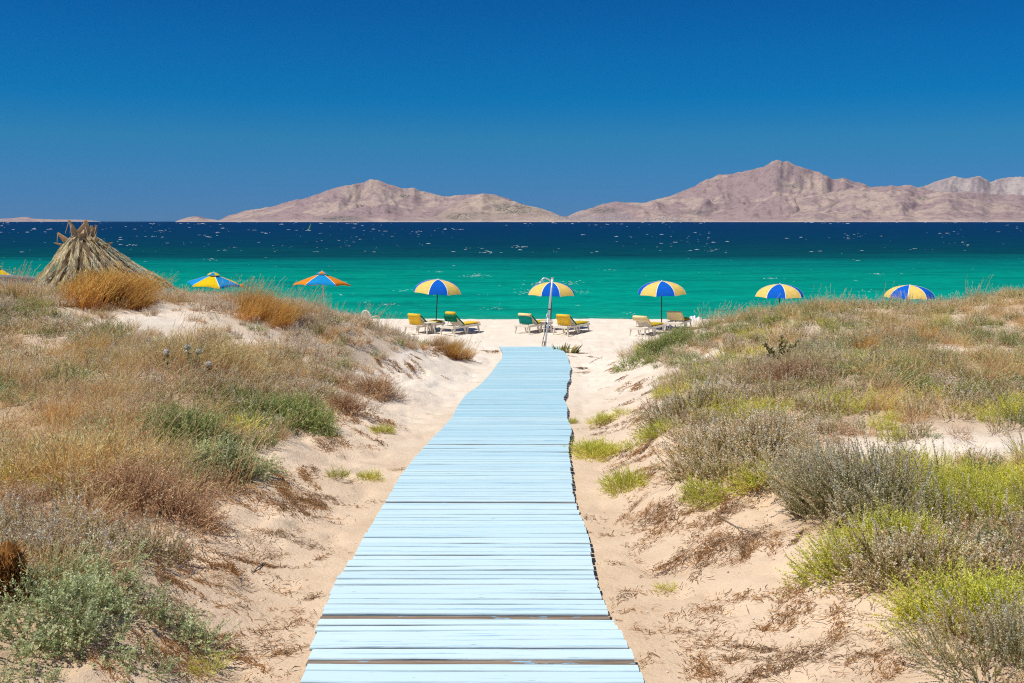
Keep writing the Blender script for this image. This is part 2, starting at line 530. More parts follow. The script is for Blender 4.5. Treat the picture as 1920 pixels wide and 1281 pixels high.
def path_hit(px, py):
    r = ray(px, py)
    ys = np.linspace(3, 34, 3101)
    zr = EYE + r[2] / r[1] * ys
    i = int(np.argmax(zr < zpath(ys)))
    return r[0] / r[1] * ys[i], ys[i]

Lpx = [(568, 1280), (592, 1195), (600, 1168), (604, 1160), (632, 1090), (665, 1047), (685, 1010), (720, 950), (752, 895), (780, 860), (802, 835), (832, 805), (848, 785), (861, 760), (874, 742), (900, 724), (922, 700), (932, 685), (941, 674), (943, 665), (936, 652)]
Rpx = [(1199, 1278), (1177, 1226), (1160, 1195), (1148, 1175), (1138, 1148), (1127, 1115), (1117, 1080), (1095, 1000), (1082, 950), (1073, 917), (1067, 885), (1067, 865), (1069, 810), (1063, 775), (1058, 747), (1064, 722), (1070, 697), (1067, 677), (1057, 660), (1045, 652)]
Lw = np.array([path_hit(*p) for p in Lpx]); Rw = np.array([path_hit(*p) for p in Rpx])
def edge(A, y):
    return np.interp(y, A[:, 1], A[:, 0])
def walk_l(y):
    y = np.asarray(y, float)
    return np.where(y < Lw[0, 1], Lw[0, 0] + 0.02 * (y - Lw[0, 1]), edge(Lw, y))
def walk_r(y):
    y = np.asarray(y, float)
    return np.where(y < Rw[0, 1], Rw[0, 0] - 0.02 * (y - Rw[0, 1]), edge(Rw, y))
WALK_END = float(min(Lw[-1, 1], Rw[-1, 1]))

ctrl_px = [
    (-400, 570, 20), (0, 562, 21), (150, 578, 22), (290, 568, 23), (420, 578, 24), (520, 588, 24), (600, 600, 25), (700, 618, 27), (760, 636, 29), (830, 662, 29), (890, 674, 29.5),
    (690, 692, 23.5), (650, 742, 18.5), (560, 818, 14.3), (470, 862, 12.3), (400, 932, 10.3), (330, 968, 9.3), (240, 1135, 6.9), (0, 1290, 5.6),
    (0, 1010, 8.3), (0, 812, 12.2), (0, 662, 17.5), (200, 652, 18), (400, 708, 16.5), (300, 812, 12.5), (400, 630, 21), (550, 658, 20.5), (600, 706, 19), (-600, 1010, 9), (-600, 712, 16),
    (1240, 748, 16.5), (1215, 690, 24), (1190, 670, 27), (1260, 802, 13.6), (1270, 892, 10.9), (1420, 917, 10.2), (1560, 1027, 8.2), (1680, 1117, 7.0), (1820, 1238, 5.9), (1950, 1285, 5.5),
    (1900, 1110, 7.3), (1900, 972, 9), (1900, 858, 10.9), (1900, 818, 11.9), (1750, 806, 12.5), (1900, 775, 13.5), (1600, 772, 13.6), (1450, 790, 13.3), (1350, 708, 17.5), (1500, 690, 18),
    (1700, 662, 18.5), (1900, 660, 18), (1300, 662, 23), (1250, 638, 27), (1180, 668, 28.5), (1400, 596, 27), (1500, 580, 26.5), (1650, 580, 26), (1780, 580, 25.5), (1900, 556, 25), (2400, 552, 24),
    (1600, 620, 22.5), (1900, 608, 21.5), (2400, 712, 16), (2500, 1010, 9)]
cp = [tuple(P(*c)) for c in ctrl_px]
for d in (3, 5, 7, 9, 11, 13.5, 16, 19, 22, 25, 28, 31, 33):
    for x in (float(walk_l(d)) - 0.7, float(walk_l(d) + walk_r(d)) / 2, float(walk_r(d)) + 0.7):
        cp.append((x, d, float(zpath(d)) - 0.05))
for x in (-22, -14, -9, -5, 0, 5, 9, 14, 22):
    cp.append((x, 35, 0.55)); cp.append((x, 40, 0.45))
for x in (-6, -3.5, 3.5, 6):
    cp.append((x, 1.0, 2.1))
cp = np.array(cp)
def _U(r2): return 0.5 * r2 * np.log(r2 + 1e-9)
_n = len(cp)
_d2 = ((cp[:, None, :2] - cp[None, :, :2]) ** 2).sum(-1)
_A = np.zeros((_n + 3, _n + 3))
_A[:_n, :_n] = _U(_d2) + np.eye(_n) * 0.25
_A[:_n, _n] = 1; _A[:_n, _n + 1:] = cp[:, :2]
_A[_n, :_n] = 1; _A[_n + 1:, :_n] = cp[:, :2].T
_w = np.linalg.solve(_A, np.concatenate([cp[:, 2], np.zeros(3)]))
GX = np.arange(-20, 20.01, 0.2); GY = np.arange(0, 42.01, 0.2)
_gx, _gy = np.meshgrid(GX, GY)
_q = np.stack([_gx.ravel(), _gy.ravel()], 1)
_z = np.concatenate([_U(((q[:, None] - cp[None, :, :2]) ** 2).sum(-1)) @ _w[:_n] + _w[_n] + q @ _w[_n + 1:] for q in np.array_split(_q, 24)])
GZ = _z.reshape(_gx.shape)

def tps(x, y):
    u = np.clip((np.clip(x, -19.9, 19.9) + 20) / 0.2, 0, len(GX) - 1.001)
    v = np.clip(np.clip(y, 0.1, 41.9) / 0.2, 0, len(GY) - 1.001)
    i, j = u.astype(int), v.astype(int)
    fu, fv = u - i, v - j
    return (GZ[j, i] * (1 - fu) + GZ[j, i + 1] * fu) * (1 - fv) + (GZ[j + 1, i] * (1 - fu) + GZ[j + 1, i + 1] * fu) * fv

def H(x, y):
    x = np.atleast_1d(np.asarray(x, float)); y = np.atleast_1d(np.asarray(y, float))
    h = tps(x, y)
    far = sstep(14, 40, np.abs(x))
    h = h + far * 0.8 * (fbm(x * 0.08, y * 0.1, 5) - 0.5)
    beach = np.interp(y, [30, 38, 43.8, 44.8, 47.5, 50, 58, 70], [0.55, 0.46, 0.47, 0.45, 0.12, -0.15, -0.9, -2.2]) + 0.07 * (fbm(x * 0.25, y * 0.4, 21, 3) - 0.5)
    h = h + (beach - h) * sstep(29.5, 35.5, y)
    c = (walk_l(y) + walk_r(y)) / 2; hw = (walk_r(y) - walk_l(y)) / 2
    e = np.abs(x - c) - hw
    inside = 1 - sstep(0.05, 0.9, e)
    inside = inside * (1 - sstep(WALK_END, WALK_END + 2.5, y))
    lumps = 0.16 * (fbm(x * 0.9, y * 0.9, 31, 4) - 0.5) + 0.05 * (fbm(x * 3.3, y * 3.3, 41, 3) - 0.5)
    slope_r = 0.06 * (fbm(x * 1.1 + y * 0.9, y * 3.5 - x * 2.2, 51, 3) - 0.5)
    h = h + (lumps + slope_r) * (0.25 + 0.75 * sstep(0.2, 1.4, e)) * (1 - 0.6 * sstep(30, 36, y))
    return h + (zpath(y) - 0.075 - h) * inside

def H1(x, y): return float(H(x, y)[0])

def hit(px, py, lift=0.0, ymax=60):
    r = ray(px, py)
    ys = np.arange(3.0, ymax, 0.02)
    xs = r[0] / r[1] * ys
    zr = EYE + r[2] / r[1] * ys
    below = zr < H(xs, ys) + lift
    i = int(np.argmax(below)) if below.any() else len(ys) - 1
    return xs[i], ys[i], float(H(xs[i], ys[i])[0])

# where plants grow
vl = np.array([hit(*p)[:2] for p in [(10, 1300), (90, 1255), (210, 1205), (245, 1130), (300, 1060), (330, 980), (400, 940), (465, 880), (480, 850), (560, 818), (620, 792), (652, 742), (690, 692), (725, 668), (800, 655), (885, 668)]])
vr_ = np.array([hit(*p)[:2] for p in [(1910, 1292), (1830, 1240), (1740, 1170), (1680, 1120), (1610, 1085), (1560, 1030), (1470, 975), (1420, 922), (1330, 905), (1278, 890), (1272, 830), (1248, 790), (1240, 735), (1205, 700), (1165, 670)]])
vl = vl[np.argsort(vl[:, 1])]; vr_ = vr_[np.argsort(vr_[:, 1])]
bare = [(290, 600, 1.5, 2.1), (490, 642, 0.55, 1.1), (1740, 840, 1.6, 0.75), (1880, 836, 1.7, 0.85), (1650, 850, 0.9, 0.5), (1800, 658, 0.8, 0.5), (1208, 690, 0.3, 3.5), (1330, 665, 0.4, 0.4), (1830, 578, 0.7, 0.5)]
bare_w = [(*hit(a, b_)[:2], rx, ry) for a, b_, rx, ry in bare]
def vegmask(x, y):
    wob = 0.7 * (fbm(x * 1.3, y * 1.3, 61, 3) - 0.5)
    dl = np.interp(y, vl[:, 1], vl[:, 0]) - x + wob
    dr = x - np.interp(y, vr_[:, 1], vr_[:, 0]) + wob
    m_ = np.maximum(sstep(-0.15, 0.25, dl), sstep(-0.15, 0.25, dr))
    m_ = m_ * (1 - sstep(27.5, 30.5, y + 1.2 * wob))
    for bx, by, rx, ry in bare_w:
        q = ((x - bx) / rx) ** 2 + ((y - by) / ry) ** 2
        m_ = m_ * (1 - 0.97 * np.exp(-q * 1.1))
    return m_

def spaced(lo, hi, step, zones):
    out = [lo]
    while out[-1] < hi:
        v = out[-1]
        s = step
        for a, b_, st in zones:
            if a <= v < b_: s = st
        out.append(v + s)
    return np.array(out)
tx = np.concatenate([-spaced(0, 260, 6, [(0, 4.5, 0.055), (4.5, 9, 0.09), (9, 16, 0.16), (16, 40, 0.8)])[::-1][:-1], spaced(0, 260, 6, [(0, 4.5, 0.055), (4.5, 9, 0.09), (9, 16, 0.16), (16, 40, 0.8)])])
ty = spaced(-30, 75, 1.2, [(-30, -2, 2.5), (-2, 4, 0.4), (4, 12, 0.06), (12, 20, 0.09), (20, 34, 0.14), (34, 50, 0.3)])
gx, gy = np.meshgrid(tx, ty)
gz = H(gx.ravel(), gy.ravel())
fx, fy = gx.ravel(), gy.ravel()
# trampled hollows in the open sand beside the boardwalk
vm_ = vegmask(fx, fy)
foot = (vnoise(fx * 3.6, fy * 3.2, 71) * vnoise(fx * 1.3, fy * 1.3, 72))
edge_d = np.maximum(walk_l(fy) - fx, fx - walk_r(fy))
gz = gz - 0.07 * sstep(0.35, 0.75, foot) * (1 - vm_) * sstep(0.15, 0.5, edge_d) * (1 - 0.4 * sstep(34, 44, fy))
step = sstep(0.52, 0.80, vnoise(fx * 4.6 + 2 * fbm(fx, fy, 75, 2), fy * 3.9, 74)) * sstep(0.35, 0.6, fbm(fx * 0.8, fy * 0.8, 76, 3))
gz = gz - 0.045 * step * (1 - vm_) * sstep(0.1, 0.4, edge_d) + 0.012 * (vnoise(fx * 7.5, fy * 7.5, 77) - 0.5) * sstep(0.05, 0.3, edge_d)
TV = np.stack([fx, fy, gz], 1)
ny, nx = gx.shape
ii = np.arange(ny * nx).reshape(ny, nx)
TF = np.stack([ii[:-1, :-1].ravel(), ii[:-1, 1:].ravel(), ii[1:, 1:].ravel(), ii[1:, :-1].ravel()], 1)
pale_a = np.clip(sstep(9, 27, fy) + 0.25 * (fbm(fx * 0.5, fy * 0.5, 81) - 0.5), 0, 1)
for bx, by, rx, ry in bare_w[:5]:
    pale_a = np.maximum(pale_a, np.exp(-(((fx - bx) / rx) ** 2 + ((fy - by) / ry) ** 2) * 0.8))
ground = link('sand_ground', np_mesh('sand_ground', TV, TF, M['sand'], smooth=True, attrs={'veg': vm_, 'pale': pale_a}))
tag(ground, 'pale sand of the dunes and the beach', kind='structure')

# ------------------------------------------------------------------ sea
sx = np.concatenate([-np.geomspace(60, 15000, 26)[::-1], np.linspace(-55, 55, 23), np.geomspace(60, 15000, 26)])
sy = np.concatenate([np.linspace(44.6, 120, 60), np.geomspace(124, 15500, 40)])
gx2, gy2 = np.meshgrid(sx, sy)
ny, nx = gx2.shape
ii = np.arange(ny * nx).reshape(ny, nx)
sea = link('sea', np_mesh('sea', np.stack([gx2.ravel(), gy2.ravel(), np.zeros(gx2.size)], 1),
    np.stack([ii[:-1, :-1].ravel(), ii[:-1, 1:].ravel(), ii[1:, 1:].ravel(), ii[1:, :-1].ravel()], 1), M['sea'], smooth=True))
tag(sea, 'turquoise sea turning dark blue further out', kind='structure')

def foam_blobs(spots):
    """each blob a short jagged ridge of froth lying across the water"""
    V, F = [], []
    for (x, y, L, h) in spots:
        k = 4
        xs_ = np.linspace(-0.5, 0.5, k + 1) * L
        t = np.clip(rng.random(k + 1) * 0.9 + 0.25, 0, 1) * h
        t[0] *= 0.1; t[-1] *= 0.1
        dep = max(h * 2.2, L * 0.12) * (0.3 + rng.random(k + 1))
        yy = (rng.random(k + 1) - 0.5) * L * 0.12
        s_ = len(V)
        for a in range(k + 1):
            V.append((x + xs_[a], y + yy[a] - dep[a] / 2, -0.02))
            V.append((x + xs_[a], y + yy[a], t[a]))
            V.append((x + xs_[a], y + yy[a] + dep[a] / 2, -0.02))
        for a in range(k):
            o = s_ + a * 3
            F.append((o, o + 3, o + 4, o + 1)); F.append((o + 1, o + 4, o + 5, o + 2))
    return np.array(V), np.array(F)
spots = []
def sea_xy(px, py):
    r = ray(px, py)
    t = -EYE / r[2]
    return r[0] * t, r[1] * t
for _ in range(950):
    u = rng.random()
    py = 415 + 2.2 + (58 * rng.random() ** 1.6 if u < 0.86 else 40 + 120 * rng.random())
    px = rng.uniform(-60, 1980)
    if fbm(np.array([px / 160.]), np.array([py / 9.]), 91, 3)[0] < 0.46: continue
    x, y = sea_xy(px, py)
    s_ = y / FPX
    big = rng.random() ** 3
    spots.append((x, y, s_ * (2.0 + 7.5 * big), s_ * (0.20 + 0.45 * big)))
for (px, py, w, hgt, cnt) in [(892, 517, 34, 4, 34), (970, 463, 16, 3, 12), (918, 473, 12, 3, 12), (1445, 522, 18, 3, 16), (395, 486, 11, 3, 9), (1010, 531, 26, 8, 30), (1070, 531, 22, 6, 22), (985, 548, 40, 6, 20),
                              (1085, 547, 20, 5, 14), (760, 545, 30, 3, 12), (730, 571, 26, 3, 14), (920, 578, 24, 3, 12), (1650, 514, 30, 2, 10), (1460, 540, 24, 4, 10), (640, 552, 20, 4, 8), (240, 460, 24, 2, 9),
                              (290, 444, 20, 2, 7), (1135, 506, 20, 2, 6), (825, 510, 14, 2, 6), (500, 437, 8, 2, 6), (795, 434, 18, 1.5, 6), (850, 430, 24, 1.5, 8), (1340, 470, 26, 2, 6), (1555, 560, 24, 3, 8),
                              (700, 590, 24, 2, 8), (1180, 588, 24, 2, 8), (1620, 546, 20, 3, 8)]:
    for _ in range(cnt):
        x, y = sea_xy(px + rng.normal() * w * 0.5, py + rng.normal() * hgt * 0.45)
        s_ = y / FPX
        spots.append((x, y, s_ * rng.uniform(1.5, 6.0), s_ * rng.uniform(0.20, 0.60)))
FV, FF = foam_blobs(spots)
foam = link('sea_foam', np_mesh('sea_foam', FV, FF, M['foam']))
tag(foam, 'small white caps of foam on the windy sea', 'sea foam', kind='stuff')
sp2 = []
for _ in range(60):
    x0, y0 = sea_xy(1290 + rng.normal() * 5, 603)
    sp2.append((x0 + rng.normal() * 0.12, 45.9 + rng.normal() * 0.4, rng.uniform(0.15, 0.5), rng.uniform(0.15, 0.48)))
for _ in range(220):
    sp2.append((rng.uniform(-40, 40), 47.0 + rng.normal() * 0.25, rng.uniform(0.3, 1.0), rng.uniform(0.05, 0.14)))
FV, FF = foam_blobs(sp2)
swash = link('wave_foam', np_mesh('wave_foam', FV, FF, M['foam']))
tag(swash, 'white foam of a small wave breaking on the sand', 'wave foam', kind='stuff')

# ------------------------------------------------------------------ mountains across the strait
def mountain(name, label, ridge, d0, d1, mat, seed, nu=420, nt=70, gully=0.24, foothill=0.0, woods=None, rough=1.0, shore=True):
    ridge = np.array(ridge, float)
    u = np.linspace(ridge[0, 0], ridge[-1, 0], nu)
    hpx = np.maximum(415.6 - np.interp(u, ridge[:, 0], ridge[:, 1]), 0)
    hpx = hpx + (fbm(u / 14, u * 0, seed + 3, 4) - 0.5) * 4.0 * rough * np.clip(hpx / 30, 0, 1)
    t = np.concatenate([np.linspace(0, 1, nt), np.linspace(1.06, 1.8, 12)])
    U, T = np.meshgrid(u, t)
    hp = np.broadcast_to(hpx, U.shape)
    D = d0 + (d1 - d0) * T + 500 * (fbm(U / 90, T * 0, seed + 9, 3) - 0.5)
    prof = np.where(T <= 1, 0.55 * T ** 0.75 + 0.45 * T ** 2.2, np.maximum(1 - (T - 1) * 1.2, 0))
    wu = U + 60 * (fbm(U / 120, T * 2.2, seed + 1, 3) - 0.5)
    g1 = 1 - np.abs(2 * fbm(wu / 75, T * 1.6, seed + 2, 4) - 1)
    g2 = 1 - np.abs(2 * fbm(wu / 24, T * 4.0, seed + 4, 4) - 1)
    g3 = fbm(wu / 7, T * 14, seed + 6, 4)
    cut = gully * (1.7 * (1 - g1) * 2.4 + 0.55 * (1 - g2) * 2 + 0.35 * (1 - g3)) 
    damp = np.clip(1 - T, 0, 1) ** 0.6 * 0.9 + 0.10
    spur = 1 + 0.55 * (fbm(wu / 110, T * 2.4 + 4, seed + 8, 3) - 0.5) * np.sin(np.pi * np.clip(T, 0, 1)) * 2
    hgt = hp / FPX * d1 * prof * spur * np.clip(1 - cut * damp, 0.05, 1.4)
    if foothill:
        hgt = hgt + foothill * np.sin(np.pi * np.clip(T * 1.6, 0, 1)) * np.clip(fbm(wu / 55, T * 2, seed + 12, 3) * 2 - 0.7, 0, 1) * np.clip(hp / 40, 0, 1)
    # nothing in front may rise over the skyline
    lim = hp / FPX * D * 0.985 + 2
    hgt = np.where(T < 0.98, np.minimum(hgt, lim), hgt)
    z = hgt - 2.0 + np.where(T <= 0, -4, 0)
    X = (U - 960) / FPX * D
    V = np.stack([X.ravel(), D.ravel(), z.ravel()], 1)
    ny, nx = U.shape
    ii = np.arange(ny * nx).reshape(ny, nx)
    F = np.stack([ii[:-1, :-1].ravel(), ii[:-1, 1:].ravel(), ii[1:, 1:].ravel(), ii[1:, :-1].ravel()], 1)
    wv = np.zeros(U.shape)
    pyv = 415.6 - z / D * FPX
    for (wx, wy, wrx, wry) in (woods or []):
        wv = np.maximum(wv, np.exp(-(((U - wx) / wrx) ** 2 + ((pyv - wy) / wry) ** 2) ** 2))
    sh = np.exp(-np.clip(z, 0, None) / 6.0) * 0.6 if shore else np.zeros(U.shape)
    o = link(name, np_mesh(name, V, F, M[mat], smooth=True, attrs={'woods': wv, 'shore': sh}))
    tag(o, label, kind='structure')
    return o
mountain('mountain', 'bare mauve mountain across the water, left of the gap', [(396, 415.4), (415, 412), (430, 404), (460, 395), (500, 388), (520, 384), (545, 375), (580, 369), (620, 355), (650, 346), (690, 336.5), (712, 336), (735, 344), (760, 350), (775, 349), (790, 356), (815, 362), (830, 365), (850, 366), (880, 363), (905, 360), (925, 361), (945, 370), (985, 382), (1010, 388), (1035, 398), (1050, 404), (1075, 409), (1100, 415.4)],
         6900, 8300, 'mountain', 200, 520, 80, woods=[(960, 392, 55, 11), (860, 404, 40, 9), (760, 368, 14, 3), (640, 410, 40, 6)])
mountain('mountain', 'bare mauve mountain with the highest peak across the water', [(1010, 415.4), (1035, 411), (1060, 406), (1080, 396), (1110, 388), (1130, 380), (1165, 378), (1200, 378), (1225, 373), (1250, 368), (1280, 357), (1310, 340), (1345, 325), (1400, 318), (1430, 308), (1450, 302), (1462, 305), (1470, 303), (1490, 312), (1510, 317), (1545, 333), (1552, 338), (1562, 337), (1575, 333), (1590, 338), (1620, 345), (1650, 344), (1700, 345), (1730, 352), (1780, 360), (1850, 362), (1920, 366), (2000, 372), (2100, 380), (2200, 395), (2300, 415.4)],
         6600, 8600, 'mountain', 300, 700, 84, foothill=90, woods=[(1130, 394, 30, 6), (1480, 350, 16, 4), (1725, 372, 12, 4), (1300, 398, 20, 4)])
mountain('mountain', 'paler stony mountain behind at the far right', [(1640, 415.4), (1690, 370), (1725, 347), (1745, 338), (1765, 333), (1782, 331.5), (1800, 334), (1815, 333), (1828, 332), (1836, 336), (1846, 340), (1860, 335), (1880, 332), (1900, 329.5), (1915, 331), (1940, 336), (1980, 330), (2050, 345), (2150, 380), (2250, 415.4)],
         9600, 11200, 'mountain_far', 400, 300, 60)
mountain('mountain', 'rounded tan hill in front of the right end of the left mountain', [(800, 415.4), (830, 398), (858, 380), (885, 367.5), (905, 362.5), (925, 363), (945, 371), (985, 383), (1010, 389), (1035, 399), (1060, 409), (1080, 415.4)],
         6500, 7300, 'hill', 820, 220, 60, woods=[(960, 392, 52, 12), (865, 405, 36, 8)], gully=0.20)
mountain('mountain', 'low foothill before the middle of the left mountain', [(560, 415.4), (600, 405), (640, 396), (685, 386), (720, 382), (750, 386), (790, 396), (830, 408), (860, 415.4)],
         6400, 6950, 'mountain', 830, 200, 50, woods=[(640, 410, 44, 6)], gully=0.20)
mountain('mountain', 'long lower ridge in front of the highest mountain, running right', [(1290, 415.4), (1340, 405), (1400, 396), (1440, 385), (1490, 371), (1540, 363), (1575, 353), (1605, 350), (1640, 347), (1680, 348.5), (1720, 353), (1760, 361), (1800, 372), (1850, 379), (1900, 383), (1960, 390), (2060, 415.4)],
         6200, 7400, 'mountain', 840, 420, 70, woods=[(1725, 372, 12, 4)], gully=0.22)
mountain('islet', 'small bare islet at the left foot of the mountains', [(332, 415.5), (345, 409.5), (360, 406), (375, 404.5), (392, 409), (410, 411.5), (430, 415.5)], 7600, 8000, 'mountain', 500, 80, 20, rough=0.4)
mountain('islet', 'long low bare islet on the horizon behind the hut', [(-260, 415.5), (-150, 409), (-60, 410), (0, 410.5), (30, 409), (45, 407), (58, 406), (70, 409.5), (100, 411), (140, 411.5), (170, 412), (196, 415.5)], 12500, 13200, 'mountain', 600, 160, 20, rough=0.3)

# the white town in the gap between the mountains
mb = MB()
deps = bpy.context.evaluated_depsgraph_get()
deps.update()
for _ in range(420):
    px = rng.choice([rng.normal(1085, 32), rng.uniform(1035, 1300), rng.uniform(1060, 1180), rng.uniform(860, 1000)], p=[0.4, 0.25, 0.3, 0.05])
    py = 413.5 - abs(rng.normal()) * (7 if px < 1180 else 3)
    r = ray(px, py)
    okk, loc, nor, idx, ob, mat_ = scene.ray_cast(deps, Vector((0, 0, EYE)) + Vector(r / np.linalg.norm(r)) * 200, Vector(r).normalized())
    if not okk or loc.y < 5000 or not ob.name.startswith('mountain'): continue
    w = rng.uniform(5, 12)
    mb.box((loc.x, loc.y, loc.z + 1.5), (w, w, rng.uniform(5, 9)))
town = mb.build('far_off_town', M['town'])
tag(town, 'white houses of a far town at the foot of the mountains', 'town', kind='stuff')

# ------------------------------------------------------------------ boardwalk of painted planks
walk = empty('boardwalk', (0.4, 15, float(zpath(15)) - 0.06))
tag(walk, 'weathered pale blue plank boardwalk crossing the sand to the beach', 'boardwalk')
inv = Matrix.Translation(-walk.location)
def plank_mesh(i):
    r2 = np.random.default_rng(900 + i)
    k = 7
    xs_ = np.linspace(-0.5, 0.5, k)
    V, wear_and_shade = [], []
    j1 = (r2.random(k) - 0.5) * 0.016; j2 = (r2.random(k) - 0.5) * 0.016
    for a in range(k):
        y0, y1 = -0.5 + j1[a] * 4, 0.5 + j2[a] * 4
        wy = 0.07
        zt = (r2.random() - 0.5) * 0.004
        V += [(xs_[a], y0, -0.022), (xs_[a], y0, 0.0 + zt - 0.005), (xs_[a], y0 + wy * 0.5, 0.004 + zt), (xs_[a], y1 - wy * 0.5, 0.004 + zt), (xs_[a], y1, 0.0 + zt - 0.005), (xs_[a], y1, -0.022)]
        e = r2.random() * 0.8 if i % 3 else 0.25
        wear_and_shade += [1, 0.42 + e * 0.35, e * 0.12, e * 0.12, 0.42 + e * 0.35, 1]
    F = []
    for a in range(k - 1):
        for q in range(6):
            F.append((a * 6 + q, a * 6 + (q + 1) % 6, (a + 1) * 6 + (q + 1) % 6, (a + 1) * 6 + q))
    F = [tuple(reversed(f)) for f in F]
    F.append((0, 1, 2, 5)); F.append((2, 3, 4, 5))
    o = (k - 1) * 6
    F.append((o + 5, o + 2, o + 1, o)); F.append((o + 5, o + 4, o + 3, o + 2))
    return np_mesh('plank', np.array(V), np.array(F), M['plank'], attrs={'wear_and_shade': np.array(wear_and_shade)})
plank_me = [plank_mesh(i) for i in range(12)]
wood_me = []
for me in plank_me[:4]:
    q = me.copy(); q.materials.clear(); q.materials.append(M['wood']); wood_me.append(q)
joints = [path_hit(900, yy)[1] for yy in (1258, 1240, 1169, 950, 838, 760, 700)]
y = 4.4
planks = []
wasj = False
while y < WALK_END - 0.05:
    wd = random.choice([0.085, 0.10, 0.11, 0.12, 0.135, 0.165])
    gap = random.choice([0.004, 0.008, 0.013, 0.018, 0.024, 0.032]) if random.random() < 0.9 else 0.026
    isj = any(y - 0.10 < j < y + 0.03 for j in joints) and not wasj
    wasj = isj
    if isj: wd = 0.062
    yc = y + wd / 2
    xl, xr = float(walk_l(yc)), float(walk_r(yc))
    # boards of one section share their ends, with a small stagger
    xl += random.uniform(-0.008, 0.006); xr += random.uniform(-0.006, 0.010) + 0.018 * math.sin(yc * 2.1)
    sl = (float(zpath(yc + 0.1)) - float(zpath(yc - 0.1))) / 0.2
    me = random.choice(wood_me if isj else plank_me)
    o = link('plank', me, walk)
    z = float(zpath(yc)) + 0.03 + random.uniform(-0.003, 0.003) - (0.012 if isj else 0)
    o.matrix_world = Matrix.Identity(4)
    o.location = inv @ Vector(((xl + xr) / 2, yc, z))
    o.rotation_euler = (math.atan(sl) + random.uniform(-0.012, 0.012), random.uniform(-0.003, 0.003), random.uniform(-0.006, 0.008))
    o.scale = (xr - xl, wd, 1)
    if isj:
        o['label'] = 'bare brown plank at a joint of the boardwalk'
    planks.append(o)
    y += wd + gap
for fr in (0.08, 0.5, 0.92):
    mb = MB()
    ys = np.arange(4.5, WALK_END - 0.1, 0.6)
    pts = [(float(walk_l(v) * (1 - fr) + walk_r(v) * fr), v, float(zpath(v)) - 0.035) for v in ys]
    for a, b_ in zip(pts[:-1], pts[1:]):
        mb.bar(inv @ Vector(a), inv @ Vector(b_), 0.09, h0=0.075)
    mb.build('joist', M['wood'], walk)

# ------------------------------------------------------------------ plants: stems as ribbons, leaves as small quads
def nrm(v): return v / np.maximum(np.linalg.norm(v, axis=-1, keepdims=True), 1e-9)

def stems(r, n, base_r, lean, length, seg, droop=0.1, wind=(0, 0), wig=0.05, up=0.0):
    """n curved stems from the ground -> points (n, seg+1, 3)"""
    az = r.uniform(0, 2 * math.pi, n)
    rad = base_r * np.sqrt(r.random(n))
    b0 = np.stack([np.cos(az) * rad, np.sin(az) * rad, np.full(n, -0.02)], 1)
    ln = np.radians(lean[0] + (lean[1] - lean[0]) * r.random(n))
    az2 = az + r.normal(0, 0.5, n)
    d = np.stack([np.sin(ln) * np.cos(az2), np.sin(ln) * np.sin(az2), np.cos(ln)], 1)
    L = r.uniform(length[0], length[1], n)
    s_ = np.linspace(0, 1, seg + 1)
    p = b0[:, None] + d[:, None] * (L[:, None] * s_)[..., None]
    bend = (L[:, None] * s_ ** 2)[..., None]
    p = p + bend * np.array([wind[0], wind[1], -droop])
    p[..., 2] += up * (L[:, None] * s_ ** 2)
    p[:, 1:] += r.normal(0, wig, (n, seg, 3)) * L[:, None, None] / seg
    return p

def ribbon(r, pts, w0, w1, c0, c1, cv=0.15):
    n, k, _ = pts.shape
    t = nrm(pts[:, -1] - pts[:, 0])
    sd = nrm(np.cross(t, r.normal(size=(n, 3))))
    w = np.linspace(w0, w1, k)[None, :, None] / 2
    V = np.stack([pts - sd[:, None] * w, pts + sd[:, None] * w], 2).reshape(-1, 3)
    i = (np.arange(n)[:, None] * k + np.arange(k - 1)[None]) * 2
    F = np.stack([i, i + 1, i + 3, i + 2], -1).reshape(-1, 4)
    f = np.linspace(0, 1, k)[None, :, None, None]
    C = (np.array(c0) * (1 - f) + np.array(c1) * f) * np.clip(1 + r.normal(0, cv, (n, 1, 1, 1)), 0.5, 1.6)
    C = np.broadcast_to(C, (n, k, 2, 3)).reshape(-1, 3)
    return V, F, C

def leafset(r, pts, per, s0, s1, L, W, out, cols, cv=0.16, cs=0.28):
    """leaves along stems; cols(f, rnd) gives the colour at fraction f of the stem"""
    n, k, _ = pts.shape
    f = r.uniform(s0, s1, (n, per))
    u = f * (k - 1)
    i = np.minimum(u.astype(int), k - 2)
    fr = (u - i)[..., None]
    rows = np.arange(n)[:, None]
    a, b_ = pts[rows, i], pts[rows, i + 1]
    p = (a * (1 - fr) + b_ * fr).reshape(-1, 3)
    t = nrm(b_ - a).reshape(-1, 3)
    D = nrm(t * (1 - out) + nrm(r.normal(size=p.shape)) * out)
    sd = nrm(np.cross(D, r.normal(size=p.shape)))
    l_ = r.uniform(L[0], L[1], len(p))[:, None]
    w_ = r.uniform(W[0], W[1], len(p))[:, None] / 2
    V = np.stack([p, p + D * l_ * 0.45 + sd * w_, p + D * l_, p + D * l_ * 0.45 - sd * w_], 1).reshape(-1, 3)
    F = np.arange(len(p) * 4).reshape(-1, 4)
    c = cols(f.reshape(-1), r) * np.clip(1 + r.normal(0, cv, (len(p), 1)), 0.45, 1.7) * np.repeat(np.clip(1 + r.normal(0, cs, (n, 1)), 0.5, 1.6), per, 0)
    return V, F, np.repeat(c, 4, 0)

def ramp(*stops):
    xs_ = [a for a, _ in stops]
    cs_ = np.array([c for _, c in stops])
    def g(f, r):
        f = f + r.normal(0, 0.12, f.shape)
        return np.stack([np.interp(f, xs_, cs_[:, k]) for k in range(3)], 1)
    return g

def flecks(main, other, share):
    def g(f, r):
        c = main(f, r)
        q = r.random(len(f)) < share
        c[q] = other
        return c
    return g

